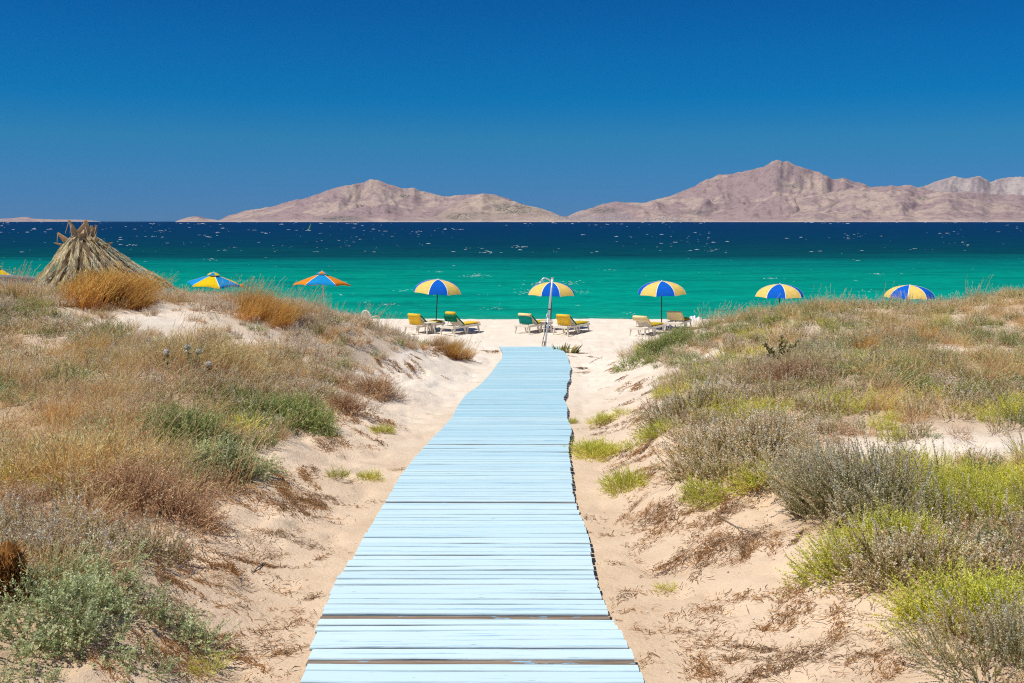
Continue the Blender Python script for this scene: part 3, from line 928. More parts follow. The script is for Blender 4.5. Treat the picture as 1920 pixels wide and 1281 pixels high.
def join(parts):
    V, F, C, o = [], [], [], 0
    for v, f, c in parts:
        V.append(v); F.append(f + o); C.append(c); o += len(v)
    return np.concatenate(V), np.concatenate(F), np.concatenate(C)

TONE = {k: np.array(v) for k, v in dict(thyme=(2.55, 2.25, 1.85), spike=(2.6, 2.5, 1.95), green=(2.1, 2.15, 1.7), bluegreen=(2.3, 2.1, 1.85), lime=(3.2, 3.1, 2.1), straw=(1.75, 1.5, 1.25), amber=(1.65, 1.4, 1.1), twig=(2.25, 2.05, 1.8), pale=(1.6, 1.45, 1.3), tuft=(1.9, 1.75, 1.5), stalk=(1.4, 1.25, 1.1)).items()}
GREYGREEN, MAUVE = (0.20, 0.205, 0.115), (0.47, 0.385, 0.335)
def make_plant(kind, seed):
    """-> (leaves, stems) arrays of one clump of that kind"""
    r = np.random.default_rng(seed)
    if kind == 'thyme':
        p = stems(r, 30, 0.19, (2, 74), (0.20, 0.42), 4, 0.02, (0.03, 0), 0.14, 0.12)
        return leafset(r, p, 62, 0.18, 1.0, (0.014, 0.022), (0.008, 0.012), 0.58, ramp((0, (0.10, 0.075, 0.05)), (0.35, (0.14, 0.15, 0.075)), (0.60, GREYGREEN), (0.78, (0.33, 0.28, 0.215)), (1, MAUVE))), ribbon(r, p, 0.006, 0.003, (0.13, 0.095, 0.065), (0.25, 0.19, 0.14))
    if kind == 'spike':      # long upright furry spikes
        p = stems(r, 20, 0.17, (4, 50), (0.34, 0.60), 4, 0.0, (-0.20, 0.02), 0.06, 0.12)
        return leafset(r, p, 90, 0.22, 1.0, (0.014, 0.022), (0.008, 0.012), 0.56, ramp((0, (0.10, 0.075, 0.05)), (0.3, (0.14, 0.15, 0.085)), (0.58, (0.20, 0.21, 0.125)), (0.76, (0.34, 0.285, 0.225)), (1, (0.42, 0.345, 0.29)))), ribbon(r, p, 0.006, 0.003, (0.12, 0.09, 0.06), (0.22, 0.17, 0.12))
    if kind == 'green':
        p = stems(r, 56, 0.17, (4, 70), (0.18, 0.34), 4, 0.08, (0, 0), 0.14, 0.10)
        return leafset(r, p, 30, 0.15, 1.0, (0.014, 0.026), (0.008, 0.013), 0.7, ramp((0, (0.09, 0.07, 0.04)), (0.4, (0.105, 0.135, 0.055)), (0.8, (0.175, 0.215, 0.09)), (1, (0.25, 0.26, 0.13)))), ribbon(r, p, 0.006, 0.003, (0.13, 0.10, 0.06), (0.2, 0.18, 0.1))
    if kind == 'bluegreen':
        p = stems(r, 54, 0.2, (10, 78), (0.16, 0.30), 4, 0.05, (0, 0), 0.16, 0.14)
        return leafset(r, p, 28, 0.2, 1.0, (0.016, 0.027), (0.010, 0.016), 0.72, ramp((0, (0.12, 0.09, 0.05)), (0.35, (0.13, 0.18, 0.095)), (0.75, (0.21, 0.28, 0.16)), (1, (0.31, 0.37, 0.22)))), ribbon(r, p, 0.005, 0.003, (0.2, 0.14, 0.09), (0.22, 0.22, 0.14))
    if kind == 'lime':
        p = stems(r, 60, 0.18, (3, 66), (0.20, 0.38), 4, 0.04, (0, 0), 0.13, 0.10)
        return leafset(r, p, 30, 0.2, 1.0, (0.012, 0.022), (0.008, 0.012), 0.72, flecks(ramp((0, (0.12, 0.09, 0.04)), (0.35, (0.18, 0.21, 0.04)), (0.75, (0.33, 0.38, 0.055)), (1, (0.46, 0.48, 0.09))), (0.42, 0.10, 0.04), 0.012)), ribbon(r, p, 0.005, 0.003, (0.16, 0.11, 0.06), (0.25, 0.25, 0.08))
    if kind == 'straw':
        p = stems(r, 120, 0.17, (3, 58), (0.22, 0.52), 4, 0.16, (0.10, 0.0), 0.10)
        return leafset(r, p[:60], 4, 0.75, 1.0, (0.02, 0.045), (0.005, 0.009), 0.35, ramp((0, (0.45, 0.31, 0.14)), (1, (0.62, 0.46, 0.25)))), ribbon(r, p, 0.0055, 0.003, (0.30, 0.20, 0.105), (0.60, 0.455, 0.27), 0.28)
    if kind == 'amber':
        p = stems(r, 190, 0.24, (2, 38), (0.35, 0.85), 5, 0.14, (0.24, 0.0), 0.07)
        return leafset(r, p[:120], 6, 0.70, 1.0, (0.02, 0.05), (0.005, 0.008), 0.25, ramp((0, (0.45, 0.27, 0.09)), (1, (0.60, 0.41, 0.18)))), ribbon(r, p, 0.0065, 0.003, (0.24, 0.115, 0.03), (0.58, 0.355, 0.12), 0.25)
    if kind == 'twig':
        p = stems(r, 90, 0.2, (12, 84), (0.14, 0.32), 4, 0.0, (0, 0), 0.30, 0.12)
        return leafset(r, p, 9, 0.3, 1.0, (0.012, 0.022), (0.006, 0.010), 0.75, ramp((0, (0.16, 0.10, 0.06)), (0.6, (0.27, 0.185, 0.12)), (1, (0.42, 0.31, 0.22)))), ribbon(r, p, 0.006, 0.0028, (0.12, 0.08, 0.05), (0.30, 0.21, 0.14), 0.3)
    if kind == 'pale':
        p = stems(r, 60, 0.18, (2, 62), (0.18, 0.36), 4, 0.06, (0.06, 0), 0.14, 0.08)
        return leafset(r, p, 22, 0.25, 1.0, (0.02, 0.034), (0.008, 0.013), 0.6, ramp((0, (0.22, 0.15, 0.10)), (0.4, (0.42, 0.33, 0.24)), (1, (0.66, 0.57, 0.47)))), ribbon(r, p, 0.006, 0.003, (0.25, 0.18, 0.12), (0.5, 0.4, 0.3))
    if kind == 'tuft':
        p = stems(r, 80, 0.19, (4, 74), (0.08, 0.24), 4, 0.12, (0, 0), 0.12)
        return leafset(r, p, 3, 0.2, 0.8, (0.03, 0.06), (0.004, 0.007), 0.4, ramp((0, (0.25, 0.26, 0.05)), (1, (0.42, 0.48, 0.09)))), ribbon(r, p, 0.007, 0.003, (0.30, 0.26, 0.10), (0.40, 0.47, 0.10), 0.2)
    if kind == 'stalk':      # tall thin seeding stems
        p = stems(r, 9, 0.25, (2, 26), (0.55, 1.0), 6, 0.06, (0.24, 0), 0.05)
        return leafset(r, p, 16, 0.78, 1.0, (0.02, 0.04), (0.005, 0.009), 0.25, ramp((0, (0.5, 0.4, 0.25)), (1, (0.6, 0.5, 0.34)))), ribbon(r, p, 0.008, 0.004, (0.40, 0.29, 0.14), (0.58, 0.46, 0.27), 0.2)

KINDS_ = ['thyme', 'spike', 'green', 'bluegreen', 'lime', 'straw', 'amber', 'twig', 'pale', 'tuft', 'stalk']
VARIANTS = 4
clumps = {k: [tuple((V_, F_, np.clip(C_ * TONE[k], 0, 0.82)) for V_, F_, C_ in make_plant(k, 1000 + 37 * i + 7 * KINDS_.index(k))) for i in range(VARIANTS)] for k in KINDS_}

def patch_w(lst):
    return [(*hit(px, py)[:2], rad, k, w) for px, py, rad, k, w in lst]
patches = patch_w([
    (380, 660, 1.4, 'straw', 1.2), (140, 860, 1.1, 'straw', 2.0), (250, 690, 1.2, 'straw', 1.0), (60, 760, 1.2, 'straw', 1.0), (230, 780, 1.2, 'straw', 1.2), (520, 690, 0.9, 'straw', 1.0),
    (460, 570, 0.9, 'amber', 1.5), (540, 610, 0.9, 'amber', 1.4), (600, 640, 0.6, 'straw', 1.5), (830, 660, 0.8, 'amber', 1.2),
    (110, 1170, 1.0, 'bluegreen', 3.0), (20, 1240, 0.7, 'bluegreen', 3.0), (420, 860, 0.9, 'bluegreen', 2.2), (370, 800, 0.8, 'green', 2.6), (540, 775, 1.0, 'green', 2.2), (440, 770, 0.8, 'green', 1.8), (100, 590, 1.1, 'green', 1.5), (200, 630, 1.0, 'green', 1.4),
    (20, 900, 0.6, 'lime', 0.9), (140, 720, 0.5, 'green', 1.0), (600, 690, 1.2, 'green', 0.9), (690, 645, 1.2, 'green', 1.2), (640, 690, 1.2, 'thyme', 1.6),
    (290, 950, 0.7, 'twig', 3.0), (180, 960, 0.8, 'twig', 2.0), (690, 735, 0.8, 'twig', 2.5), (260, 1040, 0.7, 'twig', 2.2), (420, 950, 0.6, 'twig', 2.0), (340, 1000, 0.5, 'twig', 2.5),
    (330, 570, 2.4, 'pale', 3.5), (450, 610, 2.2, 'pale', 3.0), (640, 605, 2.4, 'pale', 2.0), (540, 640, 1.2, 'pale', 1.2), (60, 650, 1.2, 'pale', 1.0), (60, 620, 1.5, 'thyme', 1.6),
    (100, 1000, 1.0, 'thyme', 2.6), (30, 1030, 0.8, 'pale', 0.8), (500, 720, 1.3, 'thyme', 1.2), (450, 740, 1.0, 'thyme', 1.2),
    (1380, 830, 1.2, 'thyme', 2.4), (1330, 745, 1.1, 'thyme', 2.0), (1600, 940, 0.9, 'spike', 4.0), (1500, 930, 0.8, 'spike', 3.0), (1720, 930, 0.7, 'spike', 2.2), (1760, 1080, 0.7, 'thyme', 2.4), (1860, 1220, 0.6, 'thyme', 2.0), (1720, 1120, 0.5, 'thyme', 1.5),
    (1560, 775, 0.7, 'lime', 1.1), (1690, 790, 0.8, 'lime', 1.2), (1720, 745, 0.5, 'lime', 0.9), (1830, 925, 0.9, 'lime', 4.0), (1660, 1030, 0.5, 'lime', 3.0), (1850, 1130, 0.5, 'lime', 3.5), (1870, 780, 0.7, 'lime', 0.9), (1400, 770, 0.5, 'lime', 1.6), (1262, 745, 0.5, 'lime', 3.0), (1430, 670, 0.6, 'lime', 0.6),
    (1480, 710, 0.8, 'twig', 2.2), (1730, 650, 0.8, 'twig', 2.0), (1800, 700, 0.9, 'straw', 1.8), (1380, 640, 0.6, 'straw', 1.4), (1650, 645, 0.8, 'amber', 0.5), (1680, 640, 0.9, 'straw', 1.2), (1720, 610, 1.6, 'straw', 1.0), (1650, 575, 2.2, 'straw', 1.4), (1880, 590, 1.8, 'straw', 1.1), (1560, 600, 1.5, 'straw', 0.8),
    (1250, 660, 1.6, 'green', 2.0), (1200, 640, 1.0, 'bluegreen', 1.2), (1300, 690, 1.0, 'bluegreen', 1.2), (1330, 630, 1.4, 'green', 1.2), (1480, 600, 1.4, 'green', 0.9), (1850, 620, 1.4, 'green', 1.2), (1640, 700, 1.3, 'green', 1.2), (1540, 660, 1.2, 'bluegreen', 0.8), (1850, 980, 0.6, 'twig', 2.0),
])
BASE_L = dict(thyme=0.62, spike=0.02, green=0.17, bluegreen=0.10, lime=0.03, straw=0.40, amber=0.02, twig=0.34, pale=0.42, tuft=0.0, stalk=0.05)
BASE_R = dict(thyme=0.72, spike=0.10, green=0.34, bluegreen=0.16, lime=0.04, straw=0.30, amber=0.0, twig=0.20, pale=0.16, tuft=0.0, stalk=0.03)

# individual plants that stand out: (kind, px, py, radius m, clumps, size, name, category, label)
SHRUBS = [
    ('lime', 1835, 985, 0.72, 44, 0.76, 'leafy_shrub', 'shrub', 'large bright yellow-green shrub with red specks at the right edge'),
    ('lime', 1665, 1065, 0.44, 22, 0.80, 'leafy_shrub', 'shrub', 'yellow-green bush on the dune edge, below the tall grey spiky shrub'),
    ('lime', 1855, 1175, 0.34, 20, 0.85, 'leafy_shrub', 'shrub', 'small lime bush growing out of grey scrub in the lower right corner'),
    ('spike', 1620, 985, 0.68, 44, 0.85, 'spiky_shrub', 'shrub', 'grey-green shrub of tall upright furry spikes beside the large lime shrub'),
    ('spike', 1895, 1288, 0.36, 22, 0.58, 'spiky_shrub', 'shrub', 'grey-green spiky shrub in the lower right corner of the dune'),
    ('thyme', 1400, 878, 0.85, 56, 0.95, 'scrub_bush', 'shrub', 'broad rounded grey-green bush overhanging the sand right of the boardwalk'),
    ('thyme', 1310, 778, 0.8, 40, 0.9, 'scrub_bush', 'shrub', 'grey bush on the right dune edge, behind the broad rounded bush'),
    ('thyme', 1740, 1100, 0.46, 26, 0.85, 'scrub_bush', 'shrub', 'mauve-grey woolly bush between the two lower lime bushes'),
    ('green', 1235, 668, 0.8, 34, 1.0, 'scrub_bush', 'shrub', 'low dark green bush at the seaward toe of the right dune'),
    ('bluegreen', 95, 1200, 0.80, 30, 0.72, 'bluish_shrub', 'shrub', 'large soft blue-green shrub in the lower left corner'),
    ('green', 350, 842, 0.55, 30, 0.95, 'leafy_bush', 'shrub', 'dark green bush among dry grass on the left dune'),
    ('bluegreen', 410, 892, 0.42, 20, 0.9, 'bluish_shrub', 'shrub', 'pale blue-green bush just below the dark green bush on the left dune'),
    ('green', 545, 800, 0.75, 32, 0.85, 'leafy_bush', 'shrub', 'rounded green bush at the left dune edge above a bare sand slope'),
    ('twig', 695, 742, 0.42, 22, 1.0, 'dry_bush', 'shrub', 'brown dry bush on the sandy slope left of the boardwalk'),
    ('twig', 645, 775, 0.30, 14, 0.9, 'dry_bush', 'shrub', 'smaller brown dry bush just below the one on the left sandy slope'),
    ('twig', 265, 960, 0.45, 26, 1.1, 'dry_bush', 'shrub', 'dark reddish-brown dry bush by the sand on the left dune'),
    ('twig', 1490, 722, 0.55, 24, 1.1, 'dry_bush', 'shrub', 'dark dry bush in the middle of the right dune below the thistle'),
    ('amber', 180, 577, 1.15, 40, 1.0, 'golden_grass', 'grass clump', 'wide mound of golden-brown grass in front of the thatched hut'),
    ('amber', 487, 600, 0.62, 24, 0.72, 'golden_grass', 'grass clump', 'golden grass clump on the left dune crest between the two flat parasols'),
    ('amber', 842, 668, 0.62, 22, 0.52, 'golden_grass', 'grass clump', 'golden grass clump at the seaward toe of the left dune'),
    ('straw', 150, 905, 0.65, 34, 1.1, 'straw_grass', 'grass clump', 'tangled straw-coloured grass clump at the left edge of the dune'),
    ('straw', 385, 700, 0.7, 30, 1.2, 'straw_grass', 'grass clump', 'straw-coloured grass clump near the thistle with pale round heads'),
    ('tuft', 1125, 858, 0.46, 15, 1.1, 'green_grass', 'grass clump', 'widest bright green grass tuft touching the right edge of the boardwalk'),
    ('tuft', 1175, 918, 0.28, 8, 1.0, 'green_grass', 'grass clump', 'bright green grass tuft alone on the sand, below the widest tuft'),
    ('tuft', 1314, 946, 0.20, 7, 1.0, 'green_grass', 'grass clump', 'bright green grass tuft on the sand bank below the broad rounded bush'),
    ('tuft', 1240, 816, 0.40, 11, 0.9, 'green_grass', 'grass clump', 'yellow-green grass tuft on the slope left of the broad rounded bush'),
    ('tuft', 1145, 787, 0.26, 8, 0.75, 'green_grass', 'grass clump', 'olive grass tuft on the sand right of the boardwalk, above the widest tuft'),
    ('tuft', 1084, 795, 0.18, 5, 0.6, 'green_grass', 'grass clump', 'short sparse grass tuft hugging the right edge of the boardwalk'),
    ('tuft', 697, 900, 0.14, 4, 0.6, 'green_grass', 'grass clump', 'small flat green tuft on the open sand left of the boardwalk'),
    ('tuft', 634, 897, 0.07, 2, 0.7, 'green_grass', 'grass clump', 'tiny green tuft left of the small flat tuft on the sand'),
    ('tuft', 717, 812, 0.13, 4, 0.7, 'green_grass', 'grass clump', 'olive tuft at the foot of the left sandy slope'),
    ('tuft', 1248, 1112, 0.06, 2, 0.45, 'green_grass', 'grass clump', 'tiny green sprig on the sand right of the boardwalk foreground'),
    ('tuft', 395, 1258, 0.08, 2, 0.6, 'green_grass', 'grass clump', 'tiny green sprig on the sand near the bottom left'),
    ('lime', 1445, 915, 0.16, 6, 0.7, 'leafy_shrub', 'shrub', 'small lime sprout at the dune edge between the rounded bush and the spiky shrub'),
]
shrub_xy = []
_cols = {}
def place_merged(arrs, spots_):
    """arrs: list of (V,F,C); spots_: (variant, x, y, z, scale, rot, tilt axis, tilt) -> one mesh"""
    out = []
    for (vi, x, y, z, s_, a, ta, tt, tone) in spots_:
        V, F, C = arrs[vi]
        ca, sa = math.cos(a), math.sin(a)
        W = V * s_
        W = np.stack([W[:, 0] * ca - W[:, 1] * sa, W[:, 0] * sa + W[:, 1] * ca, W[:, 2]], 1)
        k = np.array([math.cos(ta), math.sin(ta), 0])
        W = W * math.cos(tt) + np.cross(k, W) * math.sin(tt) + k * (W @ k)[:, None] * (1 - math.cos(tt))
        out.append((W + np.array([x, y, z]), F, np.clip(C * tone, 0, 0.9)))
    return join(out)

for si, (kind, px, py, rad, cnt, size, name, cat, label) in enumerate(SHRUBS):
    x0, y0, z0 = hit(px, py)
    y0 += rad * 0.45
    z0 = H1(x0, y0)
    shrub_xy.append((x0, y0, rad))
    r = np.random.default_rng(5000 + si)
    sp_ = []
    for i in range(cnt if cnt < 12 else int(cnt * 0.8)):
        a = r.uniform(0, 2 * math.pi); q = math.sqrt(r.random())
        lob = rad * (0.85 + 0.30 * math.sin(a * 2 + si) + 0.28 * math.sin(a * 5 + si * 2))
        x, y = math.cos(a) * q * lob * 1.05, math.sin(a) * q * lob * 0.9
        z = H1(x0 + x, y0 + y) - z0 + (r.normal() * 0.05 if kind not in ('tuft', 'straw') else 0)
        dome = 1 - q ** 2
        lean = min(0.75, q * 0.7) if kind not in ('amber', 'straw', 'tuft') else q * 0.25
        rise = (0.10 * dome * min(1, rad / 0.6) if kind not in ('amber', 'straw', 'tuft', 'twig') else 0.02 * dome)
        sp_.append((int(r.integers(VARIANTS)), x, y, z + rise, size * r.uniform(0.75, 1.2), r.uniform(0, 6.28) if kind not in ('spike', 'amber') else r.normal(0, 0.5), a + math.pi / 2, lean * r.uniform(0.5, 1.1), r.uniform(0.72, 1.25)))
    root = tag(empty(name, (x0, y0, z0)), label, cat)
    for pn, k in (('foliage', 0), ('stems', 1)):
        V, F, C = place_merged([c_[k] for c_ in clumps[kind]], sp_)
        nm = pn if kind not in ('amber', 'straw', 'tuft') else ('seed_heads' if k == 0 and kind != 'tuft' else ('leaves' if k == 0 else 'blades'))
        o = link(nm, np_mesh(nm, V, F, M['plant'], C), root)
        o['kind'] = 'stuff'

# ground cover between them
lib = bpy.data.collections.new('plant_library')
STUFF_LABEL = dict(thyme=('grey_scrub', 'low mauve-grey scrub covering the dunes', 'scrub'), spike=('spiky_scrub', 'upright spiky grey-green scrub on the right dune', 'scrub'), green=('green_scrub', 'low green scrub scattered over the dunes', 'scrub'),
    bluegreen=('bluish_scrub', 'low blue-green scrub scattered over the dunes', 'scrub'), lime=('lime_ground_cover', 'yellow-green ground cover mostly on the right dune', 'ground cover'), straw=('dry_grass', 'straw-coloured dry grass over the dunes', 'grass'),
    amber=('amber_grass', 'golden-brown grass along the left dune crest', 'grass'), twig=('dead_scrub', 'brown dead twiggy scrub over the dunes', 'scrub'), pale=('pale_scrub', 'pale whitish dry scrub mostly on the left crest', 'scrub'),
    tuft=('grass_blades', 'scattered green blades', 'grass'), stalk=('seeding_grass', 'tall thin seeding grass stems on the dune crests', 'grass'))
def scatter_object(kind, pts, rots, scls, idx):
    name, label, cat = STUFF_LABEL[kind]
    me = np_mesh_points(name, pts, rots, scls, idx)
    o = link(name, me)
    tag(o, label, cat, kind='stuff')
    c_ = bpy.data.collections.new('library_' + name)
    for i, (lv, st) in enumerate(clumps[kind]):
        V, F, C = join([lv, st])
        so = bpy.data.objects.new('%s_source_%d' % (name, i), np_mesh(name, V, F, M['plant'], C))
        c_.objects.link(so)
    ng = bpy.data.node_groups.new('scatter_' + name, 'GeometryNodeTree')
    ng.interface.new_socket('Geometry', in_out='INPUT', socket_type='NodeSocketGeometry')
    ng.interface.new_socket('Geometry', in_out='OUTPUT', socket_type='NodeSocketGeometry')
    N, L_ = ng.nodes, ng.links
    gi, go = N.new('NodeGroupInput'), N.new('NodeGroupOutput')
    ci = N.new('GeometryNodeCollectionInfo')
    ci.inputs['Collection'].default_value = c_
    ci.inputs['Separate Children'].default_value = True
    ci.inputs['Reset Children'].default_value = True
    ip = N.new('GeometryNodeInstanceOnPoints')
    ip.inputs['Pick Instance'].default_value = True
    def attr(nm, typ):
        a = N.new('GeometryNodeInputNamedAttribute'); a.data_type = typ
        a.inputs['Name'].default_value = nm
        return a.outputs['Attribute']
    L_.new(gi.outputs[0], ip.inputs['Points'])
    L_.new(ci.outputs[0], ip.inputs['Instance'])
    L_.new(attr('pick', 'INT'), ip.inputs['Instance Index'])
    L_.new(attr('rot', 'FLOAT_VECTOR'), ip.inputs['Rotation'])
    L_.new(attr('scl', 'FLOAT'), ip.inputs['Scale'])
    L_.new(ip.outputs[0], go.inputs[0])
    md_ = o.modifiers.new('scatter', 'NODES')
    md_.node_group = ng
    return o

def np_mesh_points(name, pts, rots, scls, idx):
    me = bpy.data.meshes.new(name)
    me.vertices.add(len(pts))
    me.vertices.foreach_set('co', np.asarray(pts, np.float32).ravel())
    a = me.attributes.new('rot', 'FLOAT_VECTOR', 'POINT'); a.data.foreach_set('vector', np.asarray(rots, np.float32).ravel())
    a = me.attributes.new('scl', 'FLOAT', 'POINT'); a.data.foreach_set('value', np.asarray(scls, np.float32).ravel())
    a = me.attributes.new('pick', 'INT', 'POINT'); a.data.foreach_set('value', np.asarray(idx, np.int32).ravel())
    me.materials.append(M['plant'])
    me.update()
    return me

# candidate points over both dunes, thinner with distance
cand = []
for y0, y1, st in ((3.2, 12, 0.20), (12, 20, 0.235), (20, 31, 0.28)):
    for y in np.arange(y0, y1, st):
        wx = 0.62 * y + 3.5
        xs_ = np.arange(-wx, wx, st)
        cand.append(np.stack([xs_, np.full(len(xs_), y)], 1) + rng.uniform(-0.5, 0.5, (len(xs_), 2)) * st * 1.1)
cand = np.concatenate(cand)
mk = vegmask(cand[:, 0], cand[:, 1])
keep = rng.random(len(cand)) < mk * np.clip(0.60 + 1.6 * (fbm(cand[:, 0] * 1.1, cand[:, 1] * 1.1, 131, 3) - 0.40), 0.15, 1)
for (bx, by, br) in shrub_xy:
    if br > 0.3: keep &= (cand[:, 0] - bx) ** 2 + (cand[:, 1] - by) ** 2 > (br * 0.45) ** 2
cand = cand[keep]
wts = np.zeros((len(cand), len(KINDS_)))
for ki, k in enumerate(KINDS_):
    base_ = np.where(cand[:, 0] < 0, BASE_L[k], BASE_R[k])
    wts[:, ki] = base_ * np.clip(3.2 * fbm(cand[:, 0] * 0.75 + 31 * ki, cand[:, 1] * 0.75, 140 + ki, 3) - 0.85, 0.03, 3)
for (bx, by, rad, k, w) in patches:
    q = ((cand[:, 0] - bx) ** 2 + (cand[:, 1] - by) ** 2) / rad ** 2
    g_ = np.exp(-q * 1.1)
    wts *= (1 - 0.6 * np.clip(w / 3, 0, 1) * g_)[:, None]
    wts[:, KINDS_.index(k)] += w * g_
cw = np.cumsum(wts, 1)
pick = (rng.random(len(cand))[:, None] * cw[:, -1:] > cw).sum(1)
cz = H(cand[:, 0], cand[:, 1])
for ki, k in enumerate(KINDS_):
    q = np.where(pick == ki)[0]
    if len(q) == 0: continue
    p_ = np.stack([cand[q, 0], cand[q, 1], cz[q] - 0.01], 1)
    rz = rng.uniform(0, 6.28, len(q)) if k not in ('amber', 'spike', 'stalk') else rng.normal(0, 0.6, len(q))
    rots = np.stack([rng.normal(0, 0.14, len(q)), rng.normal(0, 0.14, len(q)), rz], 1)
    near_edge = 0.75 + 0.25 * vegmask(cand[q, 0], cand[q, 1])
    size = {'straw': 0.95, 'amber': 0.7, 'stalk': 0.8, 'thyme': 0.95, 'twig': 0.9}.get(k, 0.9)
    scatter_object(k, p_, rots, size * 0.86 * rng.uniform(0.6, 1.2, len(q)) * near_edge, rng.integers(0, VARIANTS, len(q)))

# tall seeding stems standing against the sea
st_p = []
for (px, py, sprd, cnt) in [(20, 560, 30, 10), (60, 558, 30, 5), (475, 575, 40, 26), (590, 590, 45, 26), (560, 595, 40, 14), (430, 572, 40, 10), (700, 612, 40, 10), (1340, 612, 40, 8), (1560, 572, 60, 12), (1640, 572, 40, 14), (1360, 600, 30, 6), (1850, 560, 60, 8), (860, 668, 20, 6), (300, 568, 20, 4)]:
    for _ in range(cnt):
        x, y, z = hit(px + rng.normal() * sprd * 0.6, py + abs(rng.normal()) * 6)
        st_p.append((x, y, z - 0.02))
STUFF_LABEL['stalk'] = ('tall_grass', 'tall wispy grass stems standing against the sea on the dune crests', 'grass')
n_ = len(st_p)
scatter_object('stalk', np.array(st_p), np.stack([rng.normal(0, 0.1, n_), rng.normal(0, 0.1, n_), rng.normal(0, 0.5, n_)], 1), rng.uniform(0.45, 0.95, n_), rng.integers(0, VARIANTS, n_))

ls_p = []
for _ in range(170):
    x, y, z = hit(rng.uniform(-20, 580), rng.uniform(650, 960))
    if vegmask(np.array([x]), np.array([y]))[0] > 0.5: ls_p.append((x, y, z))
for _ in range(40):
    x, y, z = hit(rng.uniform(1400, 1950), rng.uniform(590, 780))
    ls_p.append((x, y, z))
STUFF_LABEL['stalk'] = ('long_straw', 'long bent straw stems sticking out of the dune scrub', 'grass')
n_ = len(ls_p)
scatter_object('stalk', np.array(ls_p), np.stack([rng.normal(0, 0.25, n_), rng.normal(0.35, 0.3, n_), rng.normal(0, 0.6, n_)], 1), rng.uniform(0.5, 0.95, n_), rng.integers(0, VARIANTS, n_))

